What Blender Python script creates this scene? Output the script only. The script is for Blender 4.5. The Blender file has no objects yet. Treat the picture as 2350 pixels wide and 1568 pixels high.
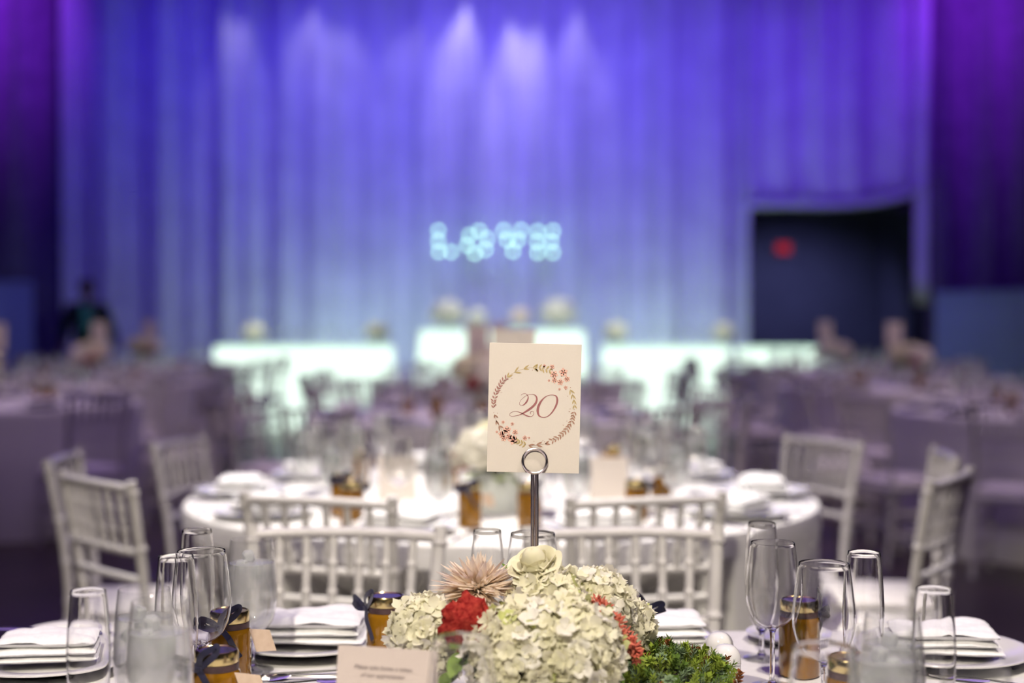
import bpy, math, random
from mathutils import Vector, Matrix, Euler, noise

random.seed(7)
PI = math.pi
sc = bpy.context.scene
col = sc.collection
R = math.radians

# ------------------------------------------------------------------ camera
cam_d = bpy.data.cameras.new('camera'); cam = bpy.data.objects.new('camera', cam_d); col.objects.link(cam)
cam_d.sensor_width = 36.0; cam_d.lens = 50.0
cam.location = (0, 0, 1.28); cam.rotation_euler = (R(90 - 0.948), 0, 0)
cam_d.clip_start = 0.05; cam_d.clip_end = 200
cam_d.dof.use_dof = True; cam_d.dof.focus_distance = 1.93; cam_d.dof.aperture_fstop = 1.85
sc.camera = cam

# ------------------------------------------------------------------ view + world
sc.view_settings.view_transform = 'Standard'; sc.view_settings.look = 'None'
sc.view_settings.gamma = 1.0; sc.view_settings.use_curve_mapping = False
sc.view_settings.exposure = 0.0
sc.cycles.use_denoising = True
sc.cycles.max_bounces = 14; sc.cycles.transparent_max_bounces = 28
sc.cycles.use_adaptive_sampling = True; sc.cycles.adaptive_threshold = 0.11; sc.cycles.adaptive_min_samples = 10
sc.cycles.transmission_bounces = 14; sc.cycles.glossy_bounces = 4; sc.cycles.diffuse_bounces = 2
sc.cycles.caustics_reflective = False; sc.cycles.caustics_refractive = False
sc.cycles.sample_clamp_indirect = 14.0
w = bpy.data.worlds.new('hall_dark'); sc.world = w; w.use_nodes = True
w.node_tree.nodes['Background'].inputs[0].default_value = (0.42, 0.33, 0.60, 1)
w.node_tree.nodes['Background'].inputs[1].default_value = 0.05

# ------------------------------------------------------------------ lights
def aim(o, target):
    d = Vector(target) - o.location
    o.rotation_euler = d.to_track_quat('-Z', 'Y').to_euler()
def spot(name, loc, target, energy, color, angle, blend=1.0, size=0.3):
    l = bpy.data.lights.new(name, 'SPOT'); l.energy = energy; l.color = color
    l.spot_size = R(angle); l.spot_blend = blend; l.shadow_soft_size = size
    o = bpy.data.objects.new(name, l); o.location = loc; col.objects.link(o); aim(o, target); return o
def area(name, loc, target, energy, color, sx, sy, spread=180):
    l = bpy.data.lights.new(name, 'AREA'); l.energy = energy; l.color = color
    l.shape = 'RECTANGLE'; l.size = sx; l.size_y = sy; l.spread = R(spread)
    o = bpy.data.objects.new(name, l); o.location = loc; col.objects.link(o); aim(o, target); return o

WARM = (1.0, 0.90, 0.76)
# added dim violet fill from the whole ceiling, serving as ambient light
area('ambient_fill', (0, 6.8, 8.3), (0, 6.8, 0), 300, (0.50, 0.31, 1.0), 15, 16.5, 120)
# ceiling spots over the two nearest tables
spot('ceiling_or_fill_spot', (-0.7, 4.6, 6.2), (0.0, 4.1, 0.75), 2100, (1.0, 0.94, 0.83), 30, 0.8, 0.09)
spot('ceiling_or_fill_spot', (1.6, 1.0, 5.2), (0.05, 1.9, 0.8), 560, WARM, 46, 0.9, 0.10)
spot('ceiling_or_fill_spot', (-0.9, -1.6, 4.6), (0.0, 3.0, 0.8), 1020, WARM, 44, 1.0, 0.14)
# dimmer spots over the tables further off
for (x, y, e) in ((-0.1, 7.7, 900), (-0.1, 10.7, 700), (-3.4, 9.3, 560), (-3.5, 11.8, 460), (-3.6, 14.2, 360),
                  (3.0, 8.3, 620), (3.0, 11.1, 500), (3.1, 13.8, 420)):
    spot('ceiling_or_fill_spot', (x + 0.8, y - 2.2, 6.4), (x, y, 0.75), e * 0.95, (1.0, 0.79, 0.71), 38, 1.0, 0.10)
for x in (-2.4, -0.1, 1.7):  # added spots that brighten the floral balls on the head tables
    spot('ceiling_or_fill_spot', (x, 13.9, 6.6), (x, 16.75, 1.0), 2300, (0.92, 1.0, 0.86), 22, 0.7, 0.3)
# blue wash over the backdrop, from a lighting bar above the frame
for (x, e, c) in ((-5.0, 480, (0.060, 0.025, 1.0)), (-3.4, 640, (0.070, 0.030, 1.0)), (-1.6, 1000, (0.125, 0.075, 1.0)), (0.2, 1200, (0.145, 0.085, 1.0)),
                  (2.0, 860, (0.13, 0.065, 1.0)), (3.8, 640, (0.125, 0.025, 1.0)), (5.2, 480, (0.15, 0.02, 1.0))):
    spot('wash_light', (x, 14.6, 7.6), (x, 18.4, 3.6), e, c, 58, 1.0, 0.4)
# pale streaks: narrow lights hanging close to the drape
for (x, e) in ((-3.55, 14), (-2.62, 15), (-2.15, 13), (-1.35, 10), (-0.66, 46), (0.10, 54), (0.86, 20)):
    spot('drape_light', (x, 17.92, 6.0), (x, 18.42, 4.3), e * 4.2, (0.74, 0.66, 1.0), 34, 1.0, 0.04)
for (x, e) in ((-7.2, 1000), (-6.5, 700), (5.95, 900), (6.8, 600)):
    spot('side_wash_light', (x, 16.6, 7.4), (x, 18.6, 5.2), e, (0.30, 0.03, 1.0), 44, 1.0, 0.3)
# added pale green lights behind the head tables, boosting their glow up the drape
for (x, e) in ((-3.3, 6), (-2.2, 38), (-1.2, 48), (0.4, 34), (1.5, 38), (2.5, 16)):
    spot('table_glow_fill', (x, 17.35, 0.25), (x, 18.45, 2.2), e, (0.55, 0.92, 0.80), 120, 1.0, 0.15)
spot('partition_fill', (-7.0, 15.2, 3.0), (-7.4, 17.5, 1.0), 60, (0.42, 0.46, 1.0), 80, 1.0, 0.2)  # added lamp that lifts the left partition
spot('passage_fill', (4.2, 20.4, 2.85), (4.2, 21.6, 0.6), 190, (0.50, 0.50, 1.0), 130, 1.0, 0.2)  # added blue fill so the passage reads less black

# ------------------------------------------------------------------ materials
def mat(name):
    m = bpy.data.materials.new(name); m.use_nodes = True
    nt = m.node_tree; nt.nodes.clear()
    out = nt.nodes.new('ShaderNodeOutputMaterial')
    return m, nt, out
def noise_col(nt, c1, c2, scale, detail=3.0, stretch=None):
    tc = nt.nodes.new('ShaderNodeTexCoord'); n = nt.nodes.new('ShaderNodeTexNoise')
    n.inputs['Scale'].default_value = scale; n.inputs['Detail'].default_value = detail
    if stretch:
        mp = nt.nodes.new('ShaderNodeMapping'); mp.inputs['Scale'].default_value = stretch
        nt.links.new(tc.outputs['Object'], mp.inputs[0]); nt.links.new(mp.outputs[0], n.inputs[0])
    else:
        nt.links.new(tc.outputs['Object'], n.inputs[0])
    r = nt.nodes.new('ShaderNodeValToRGB')
    r.color_ramp.elements[0].position = 0.3; r.color_ramp.elements[1].position = 0.7
    r.color_ramp.elements[0].color = (*c1, 1); r.color_ramp.elements[1].color = (*c2, 1)
    nt.links.new(n.outputs['Fac'], r.inputs[0])
    return r.outputs[0], n.outputs['Fac']
def pm(name, c1, c2=None, scale=30, rough=0.5, metal=0.0, bump=0.0, spec=0.5, coat=0.0, sub=0.0, trans=0.0, sheen=0.0, stretch=None, ior=1.45):
    m, nt, out = mat(name)
    p = nt.nodes.new('ShaderNodeBsdfPrincipled')
    c2 = c2 or tuple(min(1, c * 1.12) for c in c1)
    co, fac = noise_col(nt, c1, c2, scale, stretch=stretch)
    nt.links.new(co, p.inputs['Base Color'])
    p.inputs['Roughness'].default_value = rough; p.inputs['Metallic'].default_value = metal
    p.inputs['Specular IOR Level'].default_value = spec; p.inputs['Coat Weight'].default_value = coat
    p.inputs['Transmission Weight'].default_value = trans; p.inputs['Sheen Weight'].default_value = sheen
    p.inputs['IOR'].default_value = ior
    if sub: p.inputs['Subsurface Weight'].default_value = sub; p.inputs['Subsurface Radius'].default_value = (0.02, 0.02, 0.015)
    if bump:
        b = nt.nodes.new('ShaderNodeBump'); b.inputs['Strength'].default_value = bump; b.inputs['Distance'].default_value = 0.01
        nt.links.new(fac, b.inputs['Height']); nt.links.new(b.outputs[0], p.inputs['Normal'])
    nt.links.new(p.outputs[0], out.inputs[0])
    return m
def petal(name, c1, c2, scale=40, tl=0.35):
    m, nt, out = mat(name)
    co, _ = noise_col(nt, c1, c2, scale)
    d = nt.nodes.new('ShaderNodeBsdfDiffuse'); t = nt.nodes.new('ShaderNodeBsdfTranslucent')
    mx = nt.nodes.new('ShaderNodeMixShader'); mx.inputs[0].default_value = tl
    nt.links.new(co, d.inputs[0]); nt.links.new(co, t.inputs[0])
    nt.links.new(d.outputs[0], mx.inputs[1]); nt.links.new(t.outputs[0], mx.inputs[2]); nt.links.new(mx.outputs[0], out.inputs[0])
    return m
def emit(name, c, s):
    m, nt, out = mat(name)
    e = nt.nodes.new('ShaderNodeEmission'); e.inputs[0].default_value = (*c, 1); e.inputs[1].default_value = s
    nt.links.new(e.outputs[0], out.inputs[0]); return m
def glassmat(name, tint=(0.992, 0.994, 0.992), lo=0.035, power=3.2, milk=0.0, hi=0.9, rough=0.03):
    # clear thin-walled glass: passes light straight through, reflects more towards its rims
    m, nt, out = mat(name)
    lw = nt.nodes.new('ShaderNodeLayerWeight'); lw.inputs[0].default_value = 0.5
    pw = nt.nodes.new('ShaderNodeMath'); pw.operation = 'POWER'; pw.inputs[1].default_value = power
    ma = nt.nodes.new('ShaderNodeMath'); ma.operation = 'MULTIPLY_ADD'; ma.inputs[1].default_value = hi; ma.inputs[2].default_value = lo
    nt.links.new(lw.outputs['Facing'], pw.inputs[0]); nt.links.new(pw.outputs[0], ma.inputs[0])
    tr = nt.nodes.new('ShaderNodeBsdfTransparent'); tr.inputs[0].default_value = (*tint, 1)
    gl = nt.nodes.new('ShaderNodeBsdfGlossy'); gl.inputs['Roughness'].default_value = rough
    gl.inputs[0].default_value = (1, 1, 1, 1)
    mx = nt.nodes.new('ShaderNodeMixShader')
    nt.links.new(ma.outputs[0], mx.inputs[0]); nt.links.new(tr.outputs[0], mx.inputs[1]); nt.links.new(gl.outputs[0], mx.inputs[2])
    last = mx
    if milk:
        co, fac = noise_col(nt, (0.80, 0.82, 0.80), (0.92, 0.93, 0.90), 60)
        d = nt.nodes.new('ShaderNodeBsdfTranslucent'); nt.links.new(co, d.inputs[0])
        d2 = nt.nodes.new('ShaderNodeBsdfDiffuse'); nt.links.new(co, d2.inputs[0])
        md = nt.nodes.new('ShaderNodeMixShader'); nt.links.new(d.outputs[0], md.inputs[1]); nt.links.new(d2.outputs[0], md.inputs[2])
        mm = nt.nodes.new('ShaderNodeMixShader'); mm.inputs[0].default_value = milk
        nt.links.new(mx.outputs[0], mm.inputs[1]); nt.links.new(md.outputs[0], mm.inputs[2]); last = mm
    nt.links.new(last.outputs[0], out.inputs[0]); return m

M = {}
M['cloth'] = pm('white_linen', (0.70, 0.69, 0.66), (0.76, 0.75, 0.72), 90, 0.85, bump=0.08, spec=0.2)
M['napkin'] = pm('napkin_linen', (0.78, 0.78, 0.77), (0.86, 0.86, 0.84), 160, 0.9, bump=0.10, spec=0.1)
M['chair'] = pm('white_painted_wood', (0.60, 0.58, 0.55), (0.70, 0.68, 0.65), 26, 0.32, spec=0.5)
M['cushion'] = pm('ivory_cushion', (0.66, 0.63, 0.58), (0.76, 0.73, 0.68), 60, 0.8, bump=0.05)
M['porcelain'] = pm('white_porcelain', (0.74, 0.73, 0.70), (0.80, 0.79, 0.76), 12, 0.12, coat=0.3)
M['silver'] = pm('polished_steel', (0.72, 0.71, 0.69), (0.80, 0.79, 0.77), 30, 0.14, metal=1.0)
M['chrome'] = pm('chrome_wire', (0.72, 0.65, 0.67), (0.80, 0.73, 0.75), 30, 0.26, metal=1.0)
M['gold'] = pm('gold_lid', (0.62, 0.50, 0.22), (0.72, 0.58, 0.27), 24, 0.22, metal=1.0)
M['honey'] = pm('amber_honey', (0.26, 0.115, 0.004), (0.37, 0.17, 0.010), 28, 0.08, coat=0.8, trans=0.25, ior=1.4, stretch=(1, 1, 0.2))
M['ribbon'] = pm('navy_ribbon', (0.010, 0.010, 0.03), (0.02, 0.02, 0.06), 90, 0.38, sheen=0.3)
M['band'] = pm('brown_ribbon_band', (0.05, 0.025, 0.025), (0.09, 0.05, 0.05), 90, 0.4)
M['kraft'] = pm('peach_paper_tag', (0.66, 0.50, 0.36), (0.74, 0.58, 0.44), 80, 0.8)
M['card'] = pm('cream_card', (0.795, 0.725, 0.635), (0.808, 0.738, 0.648), 400, 0.75, spec=0.2)
M['notice'] = pm('blush_card', (0.655, 0.565, 0.50), (0.670, 0.580, 0.515), 400, 0.75, spec=0.2)
M['ink_rose'] = pm('dusty_rose_print', (0.36, 0.135, 0.135), (0.42, 0.17, 0.165), 200, 0.8)
M['ink_grey'] = pm('grey_print', (0.21, 0.165, 0.16), (0.25, 0.20, 0.19), 200, 0.8)
M['ink_gold'] = pm('gold_print', (0.50, 0.38, 0.20), (0.56, 0.43, 0.24), 200, 0.8)
M['leaf_brown'] = pm('brown_leaf_print', (0.42, 0.22, 0.15), (0.50, 0.29, 0.20), 200, 0.8)
M['leaf_olive'] = pm('olive_leaf_print', (0.52, 0.40, 0.17), (0.62, 0.46, 0.22), 200, 0.8)
M['leaf_mauve'] = pm('mauve_leaf_print', (0.40, 0.19, 0.16), (0.47, 0.25, 0.21), 200, 0.8)
M['bloom_coral'] = pm('coral_bloom_print', (0.86, 0.47, 0.36), (0.90, 0.60, 0.48), 900, 0.8)
M['bloom_heart'] = pm('red_bloom_heart_print', (0.72, 0.17, 0.13), (0.78, 0.22, 0.17), 200, 0.8)
M['hyd'] = petal('hydrangea_petal', (0.85, 0.82, 0.56), (0.92, 0.89, 0.72), 18)
M['hyd2'] = petal('hydrangea_petal_green', (0.58, 0.64, 0.18), (0.76, 0.78, 0.42), 22)
M['hyd3'] = petal('hydrangea_petal_cream', (0.90, 0.87, 0.74), (0.95, 0.92, 0.82), 22)
M['blush'] = petal('blush_petal', (0.99, 0.83, 0.66), (0.99, 0.90, 0.77), 30, 0.5)
M['rose'] = petal('ivory_rose_petal', (0.82, 0.78, 0.52), (0.88, 0.84, 0.62), 30, 0.25)
M['celosia'] = petal('red_celosia', (0.22, 0.012, 0.014), (0.52, 0.07, 0.05), 160, 0.2)
M['coral'] = petal('coral_plume', (0.66, 0.13, 0.09), (0.84, 0.30, 0.20), 120, 0.25)
M['green1'] = petal('fresh_green_leaf', (0.24, 0.33, 0.04), (0.42, 0.52, 0.10), 40, 0.25)
M['green2'] = petal('dark_green_leaf', (0.09, 0.16, 0.03), (0.20, 0.30, 0.06), 40, 0.2)
M['green3'] = petal('grey_green_leaf', (0.17, 0.25, 0.13), (0.28, 0.37, 0.20), 40, 0.2)
M['russet'] = petal('russet_leaf', (0.24, 0.08, 0.03), (0.42, 0.20, 0.08), 40, 0.2)
M['pot'] = pm('grey_green_glazed_pot', (0.10, 0.12, 0.10), (0.15, 0.17, 0.14), 30, 0.35)
M['vasewhite'] = pm('frosted_white_vase', (0.66, 0.70, 0.66), (0.74, 0.77, 0.73), 20, 0.3)
M['soil'] = pm('dark_soil', (0.03, 0.022, 0.015), (0.06, 0.045, 0.03), 150, 0.95, bump=0.4)
M['glass'] = glassmat('clear_glass', power=2.6)
M['water'] = glassmat('iced_water', (0.985, 0.99, 0.985), 0.04, 3.0, milk=0.30, hi=0.6)
M['frost'] = glassmat('frosty_glass', (0.99, 0.992, 0.99), 0.05, 2.4, milk=0.035, rough=0.10)
M['glint'] = glassmat('far_clear_glass', (0.99, 0.992, 0.99), 0.14, 2.4, rough=0.08)
M['clear'] = glassmat('clear_goblet_glass', (0.995, 0.996, 0.995), 0.03, 3.0, milk=0.03, hi=0.8)
M['ice'] = glassmat('ice_cube', (0.95, 0.97, 0.97), 0.06, 3.0, milk=0.55, hi=0.35, rough=0.15)
mg_, ntg, outg = mat('blown_glass'); gg = ntg.nodes.new('ShaderNodeBsdfGlass'); gg.inputs['IOR'].default_value = 1.40; gg.inputs['Roughness'].default_value = 0.0; ntg.links.new(gg.outputs[0], outg.inputs[0]); M['blown'] = mg_
m_, nt_, out_ = mat('solid_glass'); g_ = nt_.nodes.new('ShaderNodeBsdfGlass'); g_.inputs['IOR'].default_value = 1.45
g_.inputs['Roughness'].default_value = 0.01; nt_.links.new(g_.outputs[0], out_.inputs[0]); M['solidglass'] = m_
M['curtain'] = petal('white_drape', (0.60, 0.60, 0.62), (0.70, 0.70, 0.72), 2.5, 0.12)
M['black_drape'] = pm('black_velour', (0.10, 0.09, 0.12), (0.15, 0.13, 0.17), 6, 0.95, sheen=0.2)
M['partition'] = pm('blue_grey_panel', (0.24, 0.29, 0.50), (0.27, 0.32, 0.54), 2, 0.6)
M['dark_wall'] = pm('dark_wall_paint', (0.018, 0.02, 0.034), (0.024, 0.026, 0.042), 3, 0.8)
M['passage'] = pm('ambient_lit_passage_wall', (0.05, 0.055, 0.10), (0.06, 0.065, 0.115), 3, 0.8)  # dark wall colour lightened: ambient light is put into it
M['floor'] = pm('dark_hall_floor', (0.035, 0.022, 0.022), (0.062, 0.040, 0.036), 2.2, 0.34, spec=0.45)
M['ceil'] = pm('black_ceiling', (0.012, 0.012, 0.014), (0.02, 0.02, 0.022), 2, 0.9)
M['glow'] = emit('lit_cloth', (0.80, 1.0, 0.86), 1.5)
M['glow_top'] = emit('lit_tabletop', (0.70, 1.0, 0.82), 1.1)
M['bulb'] = emit('letter_bulb', (0.50, 1.0, 0.72), 6.5)
M['letter'] = pm('dark_letter_frame', (0.05, 0.05, 0.09), (0.07, 0.07, 0.12), 20, 0.6)
M['exit'] = emit('red_sign_light', (1.0, 0.03, 0.035), 0.42)
M['skin'] = pm('brown_skin', (0.11, 0.055, 0.035), (0.14, 0.07, 0.045), 20, 0.5)
M['hair'] = pm('black_hair', (0.008, 0.007, 0.007), (0.015, 0.012, 0.011), 60, 0.5)
M['jacket'] = pm('dark_green_jacket', (0.006, 0.018, 0.013), (0.010, 0.028, 0.020), 40, 0.8)
M['shirt'] = pm('green_lit_shirt', (0.05, 0.26, 0.17), (0.07, 0.34, 0.23), 40, 0.8)  # white shirt with the green light on it put into its colour
M['trousers'] = pm('black_trousers', (0.010, 0.010, 0.012), (0.016, 0.016, 0.018), 40, 0.8)
M['riser'] = pm('black_riser', (0.02, 0.02, 0.022), (0.03, 0.03, 0.032), 8, 0.7)
M['stem'] = pm('green_stem', (0.10, 0.16, 0.04), (0.14, 0.21, 0.06), 30, 0.6)

# ------------------------------------------------------------------ mesh helpers
class MB:
    def __init__(s): s.v = []; s.f = []; s.mi = []
    def add(s, vs, fs, T=None, mi=0):
        b = len(s.v)
        if T is None: s.v += [tuple(p) for p in vs]
        else: s.v += [tuple(T @ Vector(p)) for p in vs]
        s.f += [tuple(b + i for i in f) for f in fs]; s.mi += [mi] * len(fs)
        return s
    def lathe(s, prof, seg=24, T=None, mi=0):
        vs = []; fs = []; n = len(prof)
        for (r, z) in prof:
            for k in range(seg):
                a = 2 * PI * k / seg; vs.append((r * math.cos(a), r * math.sin(a), z))
        for i in range(n - 1):
            for k in range(seg):
                k2 = (k + 1) % seg
                fs.append((i * seg + k, i * seg + k2, (i + 1) * seg + k2, (i + 1) * seg + k))
        if prof[0][0] > 1e-5: fs.append(tuple(range(seg - 1, -1, -1)))
        if prof[-1][0] > 1e-5: fs.append(tuple((n - 1) * seg + k for k in range(seg)))
        return s.add(vs, fs, T, mi)
    def tube(s, pts, rad, seg=8, T=None, mi=0, closed=False):
        pts = [Vector(p) for p in pts]; n = len(pts)
        if not isinstance(rad, (list, tuple)): rad = [rad] * n
        vs = []; fs = []; prev = None
        for i, p in enumerate(pts):
            if closed: d = pts[(i + 1) % n] - pts[i - 1]
            else: d = pts[min(i + 1, n - 1)] - pts[max(i - 1, 0)]
            d.normalize()
            if prev is None:
                a = Vector((0, 0, 1)) if abs(d.z) < 0.9 else Vector((1, 0, 0))
                u = d.cross(a).normalized()
            else:
                u = (prev - d * prev.dot(d)).normalized()
            prev = u; v = d.cross(u)
            for k in range(seg):
                a = 2 * PI * k / seg
                vs.append(p + (u * math.cos(a) + v * math.sin(a)) * rad[i])
        for i in range(n if closed else n - 1):
            j = (i + 1) % n
            for k in range(seg):
                k2 = (k + 1) % seg
                fs.append((i * seg + k, i * seg + k2, j * seg + k2, j * seg + k))
        if not closed:
            fs.append(tuple(range(seg - 1, -1, -1))); fs.append(tuple((n - 1) * seg + k for k in range(seg)))
        return s.add(vs, fs, T, mi)
    def box(s, sx, sy, sz, c=(0, 0, 0), T=None, ch=0.0, mi=0):
        x, y, z = sx / 2, sy / 2, sz / 2; cx, cy, cz = c
        if ch <= 0:
            vs = [(cx + a * x, cy + b * y, cz + d * z) for d in (-1, 1) for b in (-1, 1) for a in (-1, 1)]
            fs = [(0, 2, 3, 1), (4, 5, 7, 6), (0, 1, 5, 4), (2, 6, 7, 3), (0, 4, 6, 2), (1, 3, 7, 5)]
            return s.add(vs, fs, T, mi)
        prof = [(-z, ch), (-z + ch, 0), (z - ch, 0), (z, ch)]
        vs = []
        for (zz, i) in prof:
            X = x - i; Y = y - i
            for (a, b) in ((-X + ch, -Y), (X - ch, -Y), (X, -Y + ch), (X, Y - ch), (X - ch, Y), (-X + ch, Y), (-X, Y - ch), (-X, -Y + ch)):
                vs.append((cx + a, cy + b, cz + zz))
        fs = [tuple(range(7, -1, -1)), tuple(range(24, 32))]
        for i in range(3):
            for k in range(8):
                k2 = (k + 1) % 8; fs.append((i * 8 + k, i * 8 + k2, (i + 1) * 8 + k2, (i + 1) * 8 + k))
        return s.add(vs, fs, T, mi)
    def mesh(s, name, mats, smooth=True):
        me = bpy.data.meshes.new(name); me.from_pydata(s.v, [], s.f)
        for m in (mats if isinstance(mats, (list, tuple)) else [mats]): me.materials.append(m)
        if len(set(s.mi)) > 1: me.polygons.foreach_set('material_index', s.mi)
        if smooth: me.polygons.foreach_set('use_smooth', [True] * len(me.polygons))
        me.update(); return me
def link(name, me, parent=None, loc=(0, 0, 0), rot=(0, 0, 0), scale=None):
    o = bpy.data.objects.new(name, me); col.objects.link(o); o.location = loc; o.rotation_euler = rot
    if scale is not None: o.scale = scale if isinstance(scale, (tuple, list)) else (scale,) * 3
    if parent: o.parent = parent
    return o
def obj(name, mb, m, parent=None, smooth=True, loc=(0, 0, 0), rot=(0, 0, 0)):
    o = link(name, mb.mesh(name, m, smooth), parent, loc, rot)
    if smooth and smooth != 'all':
        try: o.data.set_sharp_from_angle(angle=R(42))
        except Exception: pass
    return o
def tag(o, label, cat=None, group=None, kind=None):
    if label: o['label'] = label
    if cat: o['category'] = cat
    if group: o['group'] = group
    if kind: o['kind'] = kind
    return o
def thing(name, label, cat, loc=(0, 0, 0), rz=0, group=None):
    o = bpy.data.objects.new(name, None); col.objects.link(o); o.empty_display_size = 0.05
    o.location = loc; o.rotation_euler = (0, 0, rz); return tag(o, label, cat, group)
KIDS = {}
def kids(o): return [c for c in bpy.data.objects if c.parent == o] if o.name not in KIDS else KIDS[o.name]
def copy_tree(o, tree, label, loc, rz, group=None, scale=1.0):
    r = o.copy(); col.objects.link(r); r.location = loc; r.rotation_euler = (0, 0, rz); r.scale = (scale,) * 3
    r['label'] = label
    if group: r['group'] = group
    elif 'group' in r: del r['group']
    def rec(node, par):
        for (ch, sub) in node:
            c = ch.copy(); col.objects.link(c); c.parent = par
            rec(sub, c)
    rec(tree, r); return r
def tree_of(o):
    return [(c, tree_of(c)) for c in o.children]
class Proto:
    # a thing built once; place() moves the original first and copies it from then on
    def __init__(s, root): s.root = root; s.tree = None; s.used = False
    def place(s, label, loc, rz=0, group=None, scale=1.0):
        if s.tree is None:
            bpy.context.view_layer.update(); s.tree = tree_of(s.root)
        if not s.used:
            s.used = True; r = s.root; r.location = loc; r.rotation_euler = (0, 0, rz); r.scale = (scale,) * 3; r['label'] = label
            if group: r['group'] = group
            return r
        return copy_tree(s.root, s.tree, label, loc, rz, group, scale)
def catmull(pts, n=6, closed=False):
    out = []; N = len(pts)
    for i in range(N if closed else N - 1):
        p = [pts[(i + k) % N] if closed else pts[min(max(i + k, 0), N - 1)] for k in (-1, 0, 1, 2)]
        for j in range(n):
            t = j / n
            out.append(tuple(0.5 * (2 * b + (c - a) * t + (2 * a - 5 * b + 4 * c - d) * t * t + (3 * b - a - 3 * c + d) * t ** 3) for a, b, c, d in zip(*p)))
    if not closed: out.append(tuple(pts[-1]))
    return out

TZ = 0.75           # tabletop height

# ================================================================== the hall
def struct(name, mb, m, label, smooth=False, parent=None):
    o = obj(name, mb, m, parent, smooth); o['kind'] = 'structure'; o['label'] = label; return o
fl = MB(); fl.box(22, 30, 0.2, (0, 10, -0.1)); struct('floor', fl, M['floor'], 'dark polished hall floor')
ce = MB(); ce.box(22, 30, 0.2, (0, 10, 8.6)); struct('ceiling', ce, M['ceil'], 'black hall ceiling far above')
b = MB(); b.box(13.0, 0.2, 8.5, (-3.5, 19.2, 4.25)); b.box(5.6, 0.2, 8.5, (8.2, 19.2, 4.25)); b.box(2.6, 0.2, 5.8, (4.15, 19.2, 5.6))
struct('wall_back', b, M['dark_wall'], 'dark back wall behind the drapes')
b = MB(); b.box(0.2, 30, 8.5, (-11, 10, 4.25)); struct('wall_left', b, M['dark_wall'], 'dark side wall of the hall')
b = MB(); b.box(0.2, 30, 8.5, (11, 10, 4.25)); struct('wall_right', b, M['dark_wall'], 'dark side wall of the hall')
b = MB(); b.box(3.4, 0.1, 3.0, (4.2, 22.2, 1.5)); b.box(0.1, 2.9, 3.0, (2.7, 20.75, 1.5)); b.box(0.1, 2.9, 3.0, (5.7, 20.75, 1.5)); b.box(3.1, 2.9, 0.1, (4.2, 20.75, 3.0))
struct('wall_passage', b, M['passage'], 'dark passage seen through the opening in the drape')
b = MB(); b.box(22, 0.2, 8.5, (0, -4.9, 4.25)); struct('wall_front', b, M['dark_wall'], 'dark wall behind the camera')

# backdrop drape: three hanging panels
def drape(name, x0, x1, z0, z1, y, m, parent, amp=0.07, per=0.52, seed=0, hem=None, gather=0.0):
    nx = max(8, int((x1 - x0) / 0.03)); nz = 14
    vs = []; fs = []
    for j in range(nz + 1):
        t = j / nz
        for i in range(nx + 1):
            x = x0 + (x1 - x0) * i / nx
            zb = z0 if hem is None else hem(x)
            z = zb + (z1 - zb) * t
            ph = 2.2 * noise.noise(Vector((x * 0.55, seed * 3.1, 0)))
            a = amp * (0.65 + 0.7 * (0.5 + 0.5 * noise.noise(Vector((x * 0.8, seed, 5))))) * (1.0 - 0.25 * t)
            yy = y + a * math.sin(2 * PI * x / per + 3 * ph) + 0.30 * a * math.sin(2 * PI * x / (per * 0.37) + 5 * ph + seed) + 0.9 * a * math.sin(2 * PI * x / (per * 2.7) + 2 * ph + 2 * seed) + 0.02 * noise.noise(Vector((x * 2, z * 0.7, seed)))
            vs.append((x, yy, z))
    W = nx + 1
    for j in range(nz):
        for i in range(nx): fs.append((j * W + i, j * W + i + 1, (j + 1) * W + i + 1, (j + 1) * W + i))
    mb = MB(); mb.add(vs, fs)
    o = obj(name, mb, m, parent, 'all')
    so = o.modifiers.new('thick', 'SOLIDIFY'); so.thickness = 0.006
    return o
bd = thing('backdrop_drape', 'tall pale backdrop drape washed in blue and violet light', 'curtain', (0, 0, 0))
drape('drape_panel', -5.86, 3.02, 0.02, 6.6, 18.45, M['curtain'], bd, seed=1)
drape('drape_panel', 3.0, 5.32, 2.70, 6.6, 18.47, M['curtain'], bd, seed=2, amp=0.04, hem=lambda x: 2.70 + 0.22 * max(0, (x - 4.3)) ** 1.5)
drape('drape_panel', 5.20, 5.40, 1.45, 6.6, 18.40, M['curtain'], bd, seed=3, amp=0.03, per=0.2)
# folded-back hem strip along the opening
h = MB(); h.tube(catmull([(3.02, 18.40, 0.05), (3.02, 18.40, 1.4), (3.03, 18.40, 2.6), (3.12, 18.40, 2.74), (4.2, 18.40, 2.74), (4.9, 18.40, 2.82), (5.24, 18.38, 2.98), (5.32, 18.38, 3.25), (5.33, 18.4, 4.6), (5.33, 18.4, 6.5)], 6), 0.05, 8)
obj('folded_hem', h, M['curtain'], bd)
for (nm, x0, x1, sd, lab) in (('side_drape', -10.5, -5.95, 4, 'dark side drape left of the blue backdrop, violet light at its top'),
                              ('side_drape', 5.45, 10.5, 6, 'dark side drape right of the blue backdrop, violet light at its top')):
    o = drape(nm, x0, x1, 0.02, 7.0, 18.75, M['black_drape'], None, amp=0.10, per=0.62, seed=sd); tag(o, lab, 'curtain')
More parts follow.
